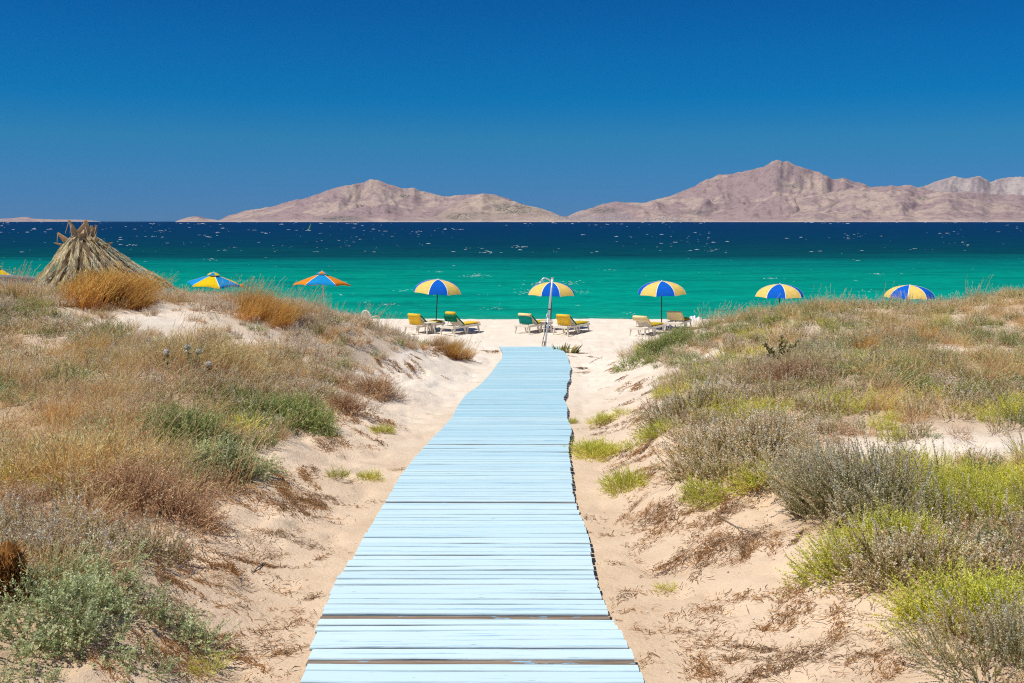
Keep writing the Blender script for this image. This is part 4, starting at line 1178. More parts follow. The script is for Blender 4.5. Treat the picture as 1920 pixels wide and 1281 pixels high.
# dry litter lying in streaks on the sand
def litter():
    Vs, Fs, Cs, o = [], [], [], 0
    streaks = []
    for (px, py, sx_, sy_, cnt, ang) in [
        (1320, 1040, 70, 26, 16, 25), (1400, 1010, 50, 20, 10, 28), (1480, 1130, 16, 10, 4, 30), (1470, 1165, 14, 5, 3, 20), (1555, 1205, 22, 14, 6, 25), (1420, 1240, 60, 16, 8, 10), (1640, 1250, 60, 24, 6, 25), (1325, 1255, 14, 18, 4, -60), (1360, 1205, 40, 12, 5, 5),
        (1330, 1150, 30, 12, 3, 15), (1210, 960, 50, 20, 8, 15), (1200, 770, 30, 30, 12, 25), (1180, 720, 30, 24, 10, 30), (1150, 690, 24, 10, 6, 20), (1200, 850, 40, 24, 12, 12), (1250, 880, 40, 20, 10, 10), (1225, 735, 30, 12, 8, 15), (1270, 980, 50, 20, 10, 12), (1370, 960, 40, 16, 8, 15),
        (780, 690, 30, 16, 10, -28), (820, 665, 30, 10, 6, -25), (740, 700, 40, 14, 10, -28), (700, 800, 40, 24, 12, -25), (620, 830, 40, 24, 12, -25), (640, 790, 30, 10, 8, -20), (540, 890, 50, 26, 16, -28), (570, 940, 40, 20, 12, -20), (480, 950, 40, 16, 8, -20), (600, 940, 40, 20, 8, -8),
        (420, 1080, 24, 24, 8, -15), (330, 1090, 30, 20, 8, -20), (300, 1150, 30, 14, 8, -12), (320, 1230, 40, 14, 8, -8), (240, 1240, 40, 12, 6, -10), (480, 1050, 40, 40, 8, 8), (440, 1190, 40, 40, 5, 5), (925, 660, 12, 4, 8, 0), (560, 1000, 40, 40, 6, 0), (500, 1240, 30, 20, 3, 5), (1090, 670, 20, 8, 6, -15),
        (1100, 700, 14, 10, 3, 0), (1500, 1010, 30, 14, 4, 15), (1150, 800, 40, 12, 6, 8), (450, 900, 30, 12, 8, -25), (390, 985, 40, 10, 8, -15), (360, 1040, 30, 16, 6, -18)]:
        for _ in range(max(2, int(cnt * 0.7))):
            streaks.append((px + rng.normal() * sx_ * 0.6, py + rng.normal() * sy_ * 0.6, ang + rng.normal() * 12, 1.0))
    for _ in range(260):
        streaks.append((rng.uniform(330, 1700), rng.uniform(660, 1290), rng.normal() * 15, 0.28))
    for (px, py, ang, k) in streaks:
        x, y, z = hit(px, py)
        if walk_l(y) - 0.05 < x < walk_r(y) + 0.05 or y > 34 or y < 3.3: continue
        n_ = int(rng.integers(40, 130) * k) + 4
        dirx = (1 if ang > 0 else -1)
        hd = math.atan2(abs(math.sin(math.radians(ang))) * 3.2 + 0.03, math.cos(math.radians(ang)) * dirx) if ang else 0.0
        ln_, wd_ = rng.uniform(0.09, 0.26) * (0.4 + 0.6 * k), rng.uniform(0.018, 0.06)
        u, v = rng.normal(0, ln_, n_), rng.normal(0, wd_, n_)
        bx, by = x + u * math.cos(hd) - v * math.sin(hd), y + u * math.sin(hd) + v * math.cos(hd)
        a = hd + rng.normal(0, 0.75, n_)
        L = rng.uniform(0.02, 0.085, n_)
        w = rng.uniform(0.0008, 0.0019, n_) * (1 + y / 12)
        px_ = np.stack([bx, bx + np.cos(a) * L * .5, bx + np.cos(a + rng.normal(0, .4, n_)) * L], 1)
        py_ = np.stack([by, by + np.sin(a) * L * .5, by + np.sin(a + rng.normal(0, .4, n_)) * L], 1)
        pz_ = H(px_.ravel(), py_.ravel()).reshape(n_, 3) + np.abs(rng.normal(0, 0.012, (n_, 3))) + 0.002
        ok_ = (px_.max(1) < walk_l(by) - 0.02) | (px_.min(1) > walk_r(by) + 0.02)
        nxv, nyv = -np.sin(a)[:, None] * w[:, None], np.cos(a)[:, None] * w[:, None]
        V = np.stack([np.stack([px_ - nxv, py_ - nyv, pz_], -1), np.stack([px_ + nxv, py_ + nyv, pz_ + rng.normal(0, 0.003, (n_, 3))], -1)], 2)[ok_]
        m_ = len(V)
        if m_ == 0: continue
        Vs.append(V.reshape(-1, 3))
        i = o + (np.arange(m_)[:, None] * 3 + np.arange(2)[None]) * 2
        Fs.append(np.stack([i, i + 1, i + 3, i + 2], -1).reshape(-1, 4))
        tone = rng.choice([0, 1, 2], p=[0.62, 0.28, 0.10])
        c0 = np.array([(0.46, 0.25, 0.10), (0.32, 0.20, 0.11), (0.62, 0.46, 0.30)][tone])
        Cs.append(np.repeat(c0 * np.clip(1 + rng.normal(0, 0.3, (m_, 1)), 0.4, 1.9), 6, 0))
        o += m_ * 6
    return np.concatenate(Vs), np.concatenate(Fs), np.concatenate(Cs)
LV, LF, LC = litter()
tag(link('dry_litter', np_mesh('dry_litter', LV, LF, M['plant'], LC)), 'brown dry leaf and twig litter in streaks on the sand', 'litter', kind='stuff')

# pebbles and bits of shell
def lump(r, rad, sub=1, jag=0.25, flat=0.6):
    import bmesh
    bm = bmesh.new()
    bmesh.ops.create_icosphere(bm, subdivisions=sub, radius=1)
    V = np.array([v.co[:] for v in bm.verts]); F = np.array([[v.index for v in f.verts] for f in bm.faces])
    bm.free()
    V = V * (1 + r.normal(0, jag, (len(V), 1))) * np.array([1, r.uniform(0.65, 1.0), flat]) * rad
    return V, F
Vs, Fs, o = [], [], 0
for _ in range(520):
    px, py = rng.uniform(300, 1760), 700 + 585 * rng.random() ** 0.8
    x, y, z = hit(px, py)
    if walk_l(y) - 0.04 < x < walk_r(y) + 0.04 or y > 33: continue
    V, F = lump(rng, rng.uniform(0.004, 0.013), 1)
    Vs.append(V + np.array([x, y, z + 0.002])); Fs.append(F + o); o += len(V)
tag(link('pebbles', np_mesh('pebbles', np.concatenate(Vs), np.concatenate(Fs), M['pebble'])), 'pale pebbles and bits of shell on the sand', 'pebbles', kind='stuff')
for (px, py, rad, lab, mt) in [(1543, 1084, 0.036, 'smooth grey stone lying on the sand at the right dune edge', 'stone'), (1508, 1040, 0.02, 'small white stone on the sand just above the grey one', 'pebble')]:
    x, y, z = hit(px, py)
    V, F = lump(np.random.default_rng(3), rad, 2, 0.05)
    so = link('stone', np_mesh('stone', V, F, M[mt], smooth=True), None, (x, y, z + rad * 0.35))
    tag(so, lab, 'stone')

# ------------------------------------------------------------------ parasols
def tilt_empty(name, loc, rx=0.0, ry=0.0, rz=0.0):
    o = empty(name, loc)
    o.rotation_euler = (rx, ry, rz)
    return o

def dome_panel(k, n, Rr, h, mat, name='canopy_panel'):
    """one gore of the canopy, sagging a little between its two ribs"""
    nu, nv = 5, 7
    V, F = [], []
    for j in range(nv):
        t = j / (nv - 1)
        r_ = Rr * (0.02 + 0.98 * math.sin(t * math.pi / 2 * 0.92) / math.sin(math.pi / 2 * 0.92))
        zz = -h * (t ** 1.9)
        for i in range(nu):
            f = i / (nu - 1)
            a = 2 * math.pi * (k + f) / n
            sag = math.sin(math.pi * f)
            chord = 1 - 0.055 * sag * t
            V.append((math.cos(a) * r_ * chord, math.sin(a) * r_ * chord, zz - 0.012 * sag * t + (0.035 * sag if j == nv - 1 else 0)))
    for j in range(nv - 1):
        for i in range(nu - 1):
            q = j * nu + i
            F.append((q, q + nu, q + nu + 1, q + 1))
    n0 = len(V)
    V += [(x, y, z - 0.004) for x, y, z in V]
    F += [tuple(reversed([n0 + i for i in f])) for f in F]
    me = bpy.data.meshes.new(name)
    me.from_pydata(V, [], F)
    me.materials.append(mat)
    me.polygons.foreach_set('use_smooth', np.ones(len(F), bool))
    me.update()
    return me

def dome_rib(k, n, Rr, h, mat, off=0.006, w=0.022):
    mb = MB()
    a = 2 * math.pi * k / n
    pts = []
    for j in range(7):
        t = j / 6
        r_ = Rr * (0.02 + 0.98 * math.sin(t * math.pi / 2 * 0.92) / math.sin(math.pi / 2 * 0.92))
        pts.append((math.cos(a) * r_, math.sin(a) * r_, -h * (t ** 1.9) + off))
    for p, q in zip(pts[:-1], pts[1:]):
        mb.bar(p, q, w, h0=0.006)
    return mb.mesh('piping', mat)

PM = {}
def dome_parasol(px, ptop, d, rot, lab, tx=0.0, ty=0.0, Rr=0.98, h=0.50):
    top = P(px, ptop, d)
    g = H1(top[0], d)
    root = tilt_empty('beach_parasol', (top[0], d, g), tx, ty)
    tag(root, lab, 'parasol', 'blue and yellow dome parasols on the beach')
    hh = top[2] - g
    if 'pole' not in PM:
        PM['pole'] = MB().tube([(0, 0, -0.35), (0, 0, 1)], 0.021, 10).mesh('pole', M['dark_pole'], smooth=True)
        PM['tip'] = MB().tube([(0, 0, -0.01), (0, 0, 0.02), (0, 0, 0.05)], [0.03, 0.022, 0.008], 8).mesh('tip', M['piping'])
        for c_ in ('yellow_cloth', 'blue_cloth'):
            PM[c_] = dome_panel(0, 8, Rr, h, M[c_])
        PM['piping'] = dome_rib(0, 8, Rr, h, M['piping'])
        PM['rib'] = dome_rib(0, 8, Rr * 0.985, h, M['dark_pole'], -0.016, 0.008)
        hb = MB().tube([(0, 0, -0.02), (0, 0, 0.05)], 0.036, 10)
        for k in range(8):
            a = 2 * math.pi * k / 8
            hb.tube([(0.02 * math.cos(a), 0.02 * math.sin(a), 0.02), (0.5 * math.cos(a), 0.5 * math.sin(a), 0.28)], 0.006, 5)
        PM['hub'] = hb.mesh('hub', M['dark_pole'])
    o = link('pole', PM['pole'], root); o.scale = (1, 1, hh - 0.02)
    link('tip', PM['tip'], root, (0, 0, hh))
    link('hub', PM['hub'], root, (0, 0, hh - 0.42))
    for k in range(8):
        c_ = 'yellow_cloth' if k % 2 == 0 else 'blue_cloth'
        p_ = link('canopy_panel', PM[c_], root, (0, 0, hh))
        p_.rotation_euler = (0, 0, rot + k * math.pi / 4)
        p_['label'] = 'yellow canopy panel' if k % 2 == 0 else 'blue canopy panel'
        q_ = link('piping', PM['piping'], p_)
        link('rib', PM['rib'], p_)
    return root
W4 = math.pi / 8
# rot: the yellow panel 0 starts there; the camera looks along +y, so -90 degrees faces it
dome_parasol(816, 524, 40.0, R(-90) - W4 + R(45) + R(6), 'blue and yellow dome parasol over the yellow and green loungers left of the shower', R(2.5), R(3.5))
dome_parasol(1033, 529, 40.6, R(-90) - W4 + R(45) - R(4), 'blue and yellow dome parasol partly behind the metal shower pipe', R(1), R(0.8))
dome_parasol(1242, 527, 40.4, R(-90) - W4 + R(45) + R(1), 'blue and yellow dome parasol over the two cream loungers at the right dune', R(3), R(-1.2))
dome_parasol(1462, 533, 41.0, R(-90) - W4 + R(22), 'dome parasol half hidden by the right dune, left one of the pair there', R(1), R(0))
dome_parasol(1705, 535, 41.2, R(-90) - W4 - R(2), 'dome parasol half hidden by the right dune, rightmost of all parasols', R(1), R(0.5))

def flat_parasol(px, ptop, d, rot, ca, cb, lab, tx=0.0, ty=0.0, Rr=1.02, h=0.50, n=6, ct=(0, 0)):
    top = P(px, ptop, d)
    g = H1(top[0], d)
    root = tilt_empty('flat_parasol', (top[0], d, g), tx, ty)
    tag(root, lab, 'parasol')
    hh = top[2] - g
    MB().tube([(0, 0, -0.35), (0, 0, hh - 0.02)], 0.024, 10).build('pole', M['white_pole'], root, smooth=True)
    TM = Matrix.Translation((0, 0, hh)) @ Matrix.Rotation(ct[0], 4, 'X') @ Matrix.Rotation(ct[1], 4, 'Y') @ Matrix.Translation((0, 0, -hh))
    made = []
    for k in range(n):
        mt = ca if k % 2 == 0 else cb
        a0, a1 = rot + 2 * math.pi * k / n, rot + 2 * math.pi * (k + 1) / n
        V, F = [], []
        nu, nv = 6, 6
        for j in range(nv):
            t = 0.14 + 0.86 * j / (nv - 1)
            for i in range(nu):
                f = i / (nu - 1)
                a = a0 + (a1 - a0) * f
                sag = math.sin(math.pi * f)
                ch = math.cos((a1 - a0) / 2) / math.cos((f - 0.5) * (a1 - a0))
                V.append((math.cos(a) * Rr * t * ch, math.sin(a) * Rr * t * ch, hh - 0.06 - h * t ** 1.15 + 0.045 * sag * t * t - 0.02))
        for j in range(nv - 1):
            for i in range(nu - 1):
                q = j * nu + i
                F.append((q, q + nu, q + nu + 1, q + 1))
        # hanging valance
        b0 = (nv - 1) * nu
        lo = len(V)
        for i in range(nu):
            x, y, z = V[b0 + i]
            V.append((x * 1.005, y * 1.005, z - 0.055))
        for i in range(nu - 1):
            F.append((b0 + i, lo + i, lo + i + 1, b0 + i + 1))
        n0 = len(V)
        V += [(x * 0.997, y * 0.997, z - 0.004) for x, y, z in V]
        F += [tuple(reversed([n0 + i for i in f])) for f in F]
        me = bpy.data.meshes.new('canopy_panel')
        me.from_pydata(V, [], F)
        me.materials.append(M[mt])
        me.polygons.foreach_set('use_smooth', np.ones(len(F), bool))
        p_ = link('canopy_panel', me, root)
        made.append(p_)
        p_['label'] = mt.replace('_cloth', '').replace('_', ' ').replace('sky', 'light blue') + ' canopy panel'
        mb = MB()
        for j in range(5):
            t0, t1 = 0.14 + 0.86 * j / 5, 0.14 + 0.86 * (j + 1) / 5
            mb.bar((math.cos(a0) * Rr * t0, math.sin(a0) * Rr * t0, hh - 0.073 - h * t0 ** 1.15), (math.cos(a0) * Rr * t1, math.sin(a0) * Rr * t1, hh - 0.073 - h * t1 ** 1.15), 0.02, h0=0.006)
        mb.build('piping', M['piping'], p_)
        made.append(MB().bar((0.03 * math.cos(a0), 0.03 * math.sin(a0), hh - 0.10), (math.cos(a0) * Rr * 0.99, math.sin(a0) * Rr * 0.99, hh - 0.105 - h), 0.016).build('rib', M['white_pole'], root))
    # small raised vent cap on top
    for k in range(n):
        a0, a1 = rot + 2 * math.pi * k / n, rot + 2 * math.pi * (k + 1) / n
        V = [(0, 0, hh)] + [(math.cos(a) * r_, math.sin(a) * r_, hh - dz) for r_, dz in ((0.13, 0.015), (0.24, 0.085)) for a in (a0, (a0 + a1) / 2, a1)]
        F = [(0, 1, 2), (0, 2, 3), (1, 4, 5, 2), (2, 5, 6, 3)]
        me = bpy.data.meshes.new('vent_flap'); me.from_pydata(V, [], F); me.materials.append(M[cb if k % 2 == 0 else ca])
        made.append(link('vent_flap', me, root))
    MB().tube([(0, 0, hh - 0.01), (0, 0, hh + 0.035)], [0.025, 0.012], 8).build('tip', M['piping'], root)
    for o in made: o.matrix_basis = TM
    return root
fp = flat_parasol(401, 511, 39.0, R(-122), 'bright_yellow_cloth', 'sky_cloth', 'flat light blue and yellow parasol rising behind the left dune', 0, 0, ct=(R(4), R(4)), h=0.35)
fp2 = flat_parasol(608, 509, 39.0, R(-112), 'sky_cloth', 'orange_cloth', 'flat orange and blue parasol with a white pole behind the left dune', 0, R(-2), ct=(R(-4), R(3)), h=0.42, Rr=1.08)
fp3 = flat_parasol(-17, 496, 39.0, R(-62), 'bright_yellow_cloth', 'sky_cloth', 'yellow and light blue parasol cut by the left edge of the picture', R(0), R(3))
# loose orange tassel at the right tip of the blue and yellow one
mb = MB(); mb.tube([(1.03, -0.12, 1.70), (1.10, -0.13, 1.66), (1.14, -0.13, 1.58)], [0.03, 0.07, 0.03], 8)
_t = mb.build('tassel', M['orange_cloth'], fp)
_t.location = (0, 0, (P(401, 511, 39.0)[2] - H1(P(401, 511, 39.0)[0], 39)) - 2.16)

# ------------------------------------------------------------------ sun loungers
def soft_box(V0, V1, thick, w, name, mat, parent, crease=3):
    """cushion between two points of the lounger's side line, w wide, softly bulged and quilted"""
    a, b_ = Vector(V0), Vector(V1)
    t = (b_ - a)
    L = t.length
    t.normalize()
    nrm_ = Vector((-t.z, 0, t.x)) if True else None
    nu, nv = 4 * crease + 1, 6
    V, F = [], []
    for top in (1, 0):
        for i in range(nu):
            f = i / (nu - 1)
            for j in range(nv):
                g_ = j / (nv - 1) - 0.5
                edge_ = min(1, (0.5 - abs(g_)) * 7 + 0.35)
                q = 1 - 0.28 * (math.cos(f * crease * 2 * math.pi) > 0.99)
                off = thick * (0.5 * edge_ * q) * (1 if top else -1)
                p = a + t * (L * f) + nrm_ * off
                V.append((p.x, g_ * w, p.z))
    for s_ in (0, 1):
        for i in range(nu - 1):
            for j in range(nv - 1):
                q = s_ * nu * nv + i * nv + j
                f_ = (q, q + nv, q + nv + 1, q + 1)
                F.append(f_ if s_ else tuple(reversed(f_)))
    ring = [i * nv for i in range(nu)] + [(nu - 1) * nv + j for j in range(1, nv)] + [i * nv + nv - 1 for i in range(nu - 2, -1, -1)] + [j for j in range(nv - 2, 0, -1)]
    m_ = len(ring)
    for k in range(m_):
        p, q = ring[k], ring[(k + 1) % m_]
        F.append((p, q, q + nu * nv, p + nu * nv))
    me = bpy.data.meshes.new(name)
    me.from_pydata(V, [], F)
    me.materials.append(mat)
    me.polygons.foreach_set('use_smooth', np.ones(len(F), bool))
    me.update()
    return link(name, me, parent)

def lounger(px, d, yaw, lab, flap, roll, back, seat, backup=0.62, flap_len=0.40):
    x, _, _ = P(px, 615, d)
    root = empty('sun_lounger', (x, d, H1(x, d) - 0.015), math.pi / 2 - R(yaw))
    tag(root, lab, 'sun lounger', 'plastic sun loungers on the beach')
    root.scale = (0.95, 0.95, 0.95)
    wp = M['white_plastic']
    W_, Ln, zs = 0.64, 1.76, 0.33
    for sy in (-1, 1):
        mb = MB()
        mb.bar((-0.06, sy * W_ / 2, zs), (Ln, sy * W_ / 2, zs), 0.045, h0=0.085)
        mb.build('side_rail', wp, root, 0.008)
        for x0, dx, ww in ((0.02, -0.06, 0.085), (0.66, 0.10, 0.075), (0.90, -0.10, 0.06), (1.60, 0.06, 0.085)):
            MB().bar((x0, sy * (W_ / 2 - 0.005), zs - 0.03), (x0 + dx, sy * (W_ / 2 + 0.03), 0.0), 0.05, 0.038, (1, 0, 0), ww, ww * 0.62).build('leg', wp, root, 0.006)
    MB().bar((-0.075, -W_ / 2 - 0.02, zs + 0.012), (-0.075, W_ / 2 + 0.02, zs + 0.012), 0.05, h0=0.105).build('end_rail', wp, root, 0.01)
    MB().bar((Ln + 0.01, -W_ / 2, zs), (Ln + 0.01, W_ / 2, zs), 0.045, h0=0.085).build('end_rail', wp, root, 0.01)
    for i in range(9):
        xx = 0.70 + i * 0.118
        MB().bar((xx, -W_ / 2 + 0.02, zs + 0.03), (xx, W_ / 2 - 0.02, zs + 0.03), 0.07, h0=0.018).build('slat', wp, root)
    # backrest leaning towards the head end
    hx, hz = 0.66, zs + 0.05
    ang = R(36)
    tx_, tz_ = hx - math.cos(ang) * 0.62, hz + math.sin(ang) * 0.62
    fr = MB()
    for sy in (-1, 1):
        fr.bar((hx, sy * 0.27, hz), (tx_, sy * 0.27, tz_), 0.035, h0=0.03)
    fr.build('backrest_frame', wp, root, 0.005)
    for i in range(6):
        f = 0.08 + i * 0.17
        q = (hx + (tx_ - hx) * f, hz + (tz_ - hz) * f)
        MB().bar((q[0], -0.26, q[1]), (q[0], 0.26, q[1]), 0.075, up=(math.sin(ang), 0, math.cos(ang)), h0=0.014).build('slat', wp, root)
    MB().tube([(0.20, -0.2, zs), (0.32, -0.2, zs + 0.26)], 0.012, 6).tube([(0.20, 0.2, zs), (0.32, 0.2, zs + 0.26)], 0.012, 6).build('prop', wp, root)
    nx_, nz_ = math.sin(ang), math.cos(ang)
    o_ = 0.055
    c1 = soft_box((hx + nx_ * o_ + 0.01, 0, hz + nz_ * o_), (tx_ + nx_ * o_, 0, tz_ + nz_ * o_), 0.07, 0.60, 'back_cushion', M[back], root, 2)
    c2 = soft_box((hx + 0.05, 0, zs + 0.085), (Ln + 0.02, 0, zs + 0.085), 0.07, 0.60, 'seat_cushion', M[seat], root, 4)
    # top of the cushion folded over behind the backrest
    fb = soft_box((tx_ - 0.03, 0, tz_ + 0.05), (tx_ - 0.03 + 0.30 * flap_len, 0, tz_ + 0.05 - flap_len), 0.05, 0.62, 'head_flap', M[flap], root, 2)
    MB().tube([(tx_ + 0.004, -0.295, tz_ + 0.03), (tx_ + 0.004, 0.295, tz_ + 0.03)], 0.062, 12).build('head_roll', M[roll], root, smooth=True)
    return root
lounger(772, 38.4, 34, 'sun lounger with yellow back flap and green cushion edge, leftmost of all loungers', 'cushion_yellow', 'cushion_yellow', 'cushion_green', 'cushion_olive')
L2_ = lounger(840, 38.1, 34, 'sun lounger with a green back flap under a yellow roll', 'cushion_green', 'cushion_green', 'cushion_green', 'cushion_yellow', flap_len=0.24)
lounger(980, 38.6, 34, 'sun lounger with a teal back flap just left of the shower', 'cushion_teal', 'cushion_cream', 'cushion_green', 'cushion_olive')
lounger(1052, 38.3, 34, 'sun lounger with an orange-yellow back flap just right of the shower', 'cushion_yellow', 'cushion_yellow', 'cushion_green', 'cushion_olive')
lounger(1196, 37.8, 34, 'cream sun lounger with its white slatted back showing, left of the rightmost pole', 'cushion_cream', 'cushion_cream', 'cushion_yellow', 'cushion_olive', flap_len=0.16)
lounger(1262, 39.6, 24, 'cream sun lounger half hidden behind the right dune', 'cushion_cream', 'cushion_cream', 'cushion_yellow', 'cushion_olive', flap_len=0.33)
# rolled towel on top of the second backrest
_a = R(36)
MB().tube([(0.66 - math.cos(_a) * 0.62 + 0.02, -0.22, 0.38 + math.sin(_a) * 0.62 + 0.145), (0.66 - math.cos(_a) * 0.62 + 0.02, 0.22, 0.38 + math.sin(_a) * 0.62 + 0.145)], 0.065, 12).build('cushion_roll', M['cushion_yellow'], L2_, smooth=True)

def side_table(px, d, lab):
    x = P(px, 610, d)[0]
    root = tag(empty('side_table', (x, d, H1(x, d) - 0.01), R(20)), lab, 'side table', 'white plastic side tables between the loungers')
    MB().tube([(0, 0, 0.42), (0, 0, 0.445)], [0.25, 0.25], 20).build('table_top', M['white_plastic'], root, 0.004)
    for k in range(4):
        a = R(45) + k * math.pi / 2
        c_, s_ = math.cos(a), math.sin(a)
        MB().bar((0.17 * c_, 0.17 * s_, 0.42), (0.23 * c_, 0.23 * s_, 0), 0.06, 0.045, (-s_, c_, 0), 0.04, 0.03).build('leg', M['white_plastic'], root, 0.004)
side_table(806, 38.6, 'small white plastic table beside the pole of the leftmost dome parasol')
side_table(1024, 39.1, 'small white plastic table behind the foot of the shower')

# white plastic garden chair, seen over the dune
x = P(694, 590, 39.0)[0]
ch = tag(empty('plastic_chair', (x, 39.0, H1(x, 39.0) - 0.01), R(-28)), 'white plastic garden chair with a fanned back, peeping over the left dune', 'chair')
mb = MB(); mb.box((0, 0.02, 0.42), (0.46, 0.44, 0.03)); mb.build('seat', M['white_plastic'], ch, 0.01)
for sx_ in (-1, 1):
    for yy, dy in ((-0.19, -0.06), (0.20, 0.05)):
        MB().bar((sx_ * 0.21, yy, 0.42), (sx_ * 0.25, yy + dy, 0), 0.05, 0.035).build('leg', M['white_plastic'], ch, 0.005)
    MB().tube([(sx_ * 0.24, -0.20, 0.64), (sx_ * 0.28, 0.02, 0.66), (sx_ * 0.27, 0.22, 0.62), (sx_ * 0.24, 0.25, 0.42)], 0.024, 8).build('armrest', M['white_plastic'], ch, smooth=True)
arch = []
for i in range(13):
    a = math.pi * i / 12
    arch.append((-math.cos(a) * 0.25, -0.24 - 0.06 * math.sin(a), 0.52 + 0.37 * math.sin(a)))
MB().tube([(-0.23, -0.20, 0.42)] + arch + [(0.23, -0.20, 0.42)], 0.026, 8).build('back_frame', M['white_plastic'], ch, smooth=True)
for i in range(7):
    a = math.pi * (0.14 + 0.72 * i / 6)
    MB().bar((-math.cos(a) * 0.10, -0.21, 0.44), (-math.cos(a) * 0.235, -0.24 - 0.06 * math.sin(a), 0.52 + 0.36 * math.sin(a)), 0.028, 0.05, (0, 1, 0), 0.012).build('back_slat', M['white_plastic'], ch)

# ------------------------------------------------------------------ beach shower at the end of the boardwalk
base = P(1022, 651, WALK_END + 0.35)
topp = P(1036, 522, WALK_END + 0.35)
gz0 = H1(base[0], base[1])
sh = tag(empty('beach_shower', (base[0], base[1], gz0)), 'leaning metal pipe shower with a curved arm at the end of the boardwalk', 'shower')
lean = Vector((topp[0] - base[0], 0, topp[2] - base[2]))
foot_ = Vector((0, 0, base[2] - gz0))
def along(f, dx=0.0, dy=0.0): return foot_ + lean * f + Vector((dx, dy, 0))
MB().tube([along(-0.15), along(0.44)], 0.030, 12).build('lower_pipe', M['galvanised'], sh, smooth=True)
MB().tube([along(0.28, 0.012, 0.05), along(0.55, 0.012, 0.05)], 0.042, 12).build('sleeve_pipe', M['galvanised'], sh, smooth=True)
MB().tube([along(0.42, 0.008), along(1.0, 0.0)], 0.036, 12).build('upper_pipe', M['galvanised'], sh, smooth=True)
MB().tube([along(0.545, 0.006, 0.02), along(0.56, 0.006, 0.02)], 0.058, 12).build('collar', M['black_rubber'], sh)
MB().tube([along(0.99), along(1.012)], 0.042, 12).build('end_cap', M['galvanised'], sh)
s_ = (WALK_END + 0.35) / FPX
tp = along(0.955)
MB().tube([tp, tp + Vector((-6 * s_, -0.03, 3.5 * s_)), tp + Vector((-12 * s_, -0.05, 6.0 * s_)), tp + Vector((-16.5 * s_, -0.06, 6.2 * s_)), tp + Vector((-19.5 * s_, -0.06, 3.5 * s_)), tp + Vector((-21 * s_, -0.06, 1.0 * s_))], 0.024, 8).build('shower_arm', M['galvanised'], sh, smooth=True)
hd = tp + Vector((-21.3 * s_, -0.06, 0.5 * s_))
MB().tube([hd, hd + Vector((-0.01, 0, -0.03)), hd + Vector((-0.02, 0, -0.06))], [0.028, 0.045, 0.075], 12).build('shower_head', M['galvanised'], sh, smooth=True)
for f in (0.36, 0.08):
    tap = MB().tube([along(f, -0.02, -0.03), along(f, -0.06, -0.09)], 0.014, 8)
    tap.bar(along(f, -0.11, -0.09), along(f, -0.01, -0.095), 0.022)
    tap.build('tap', M['black_rubber'], sh)
MB().tube([along(0.36, -0.03, -0.02), along(0.32, -0.06, -0.03), along(0.22, -0.06, -0.02), along(0.12, -0.09, -0.03), along(0.02, -0.11, -0.02), along(-0.02, -0.06, -0.02), along(0.07, -0.03, -0.02)], 0.012, 7).build('hose', M['black_rubber'], sh, smooth=True)
MB().tube([along(0.50, -0.045, 0), along(0.40, -0.075, -0.02), along(0.30, -0.075, -0.02)], 0.010, 7).build('hose', M['galvanised'], sh, smooth=True)

# ------------------------------------------------------------------ thatched hut of dry palm fronds
HD = 27.0
hc = P(166, 560, HD)
hz = H1(hc[0], HD)
hut = tag(empty('palm_hut', (hc[0], HD, hz - 0.02)), 'conical hut thatched with dry palm fronds on the left dune', 'hut')
def zpix(py): return P(960, py, HD)[2] - hz
prof = [(zpix(436), 0.20), (zpix(450), 0.36), (zpix(466), 0.56), (zpix(480), 0.76), (zpix(505), 1.05), (zpix(530), 1.45), (zpix(560), 2.05), (zpix(585), 2.4), (0.0, 2.55)]
prof = sorted([p for p in prof if p[0] >= 0], reverse=True)
pz = np.array([p[0] for p in prof]); pr = np.array([p[1] for p in prof])
def hr(z): return float(np.interp(z, pz[::-1], pr[::-1]))
def hcx(z): return float(np.interp(z, [0, zpix(530), zpix(450)], [0.46, 0.34, -0.06]))
V, F = [], []
nk = 40
for z, r_ in zip(np.linspace(pz[0], 0, 22), np.interp(np.linspace(pz[0], 0, 22), pz[::-1], pr[::-1])):
    for k in range(nk):
        a = 2 * math.pi * k / nk
        q = (r_ - 0.10) * (1 + 0.05 * math.sin(a * 9 + z * 3))
        V.append((hcx(z) + math.cos(a) * max(q, 0.03), math.sin(a) * max(q, 0.03), z))
for j in range(21):
    for k in range(nk):
        F.append((j * nk + k, (j + 1) * nk + k, (j + 1) * nk + (k + 1) % nk, j * nk + (k + 1) % nk))
C = np.array([(0.30, 0.215, 0.13)]) * rng.uniform(0.35, 0.8, (len(V), 1))
link('thatch', np_mesh('thatch', np.array(V), np.array(F), M['plant'], C), hut)
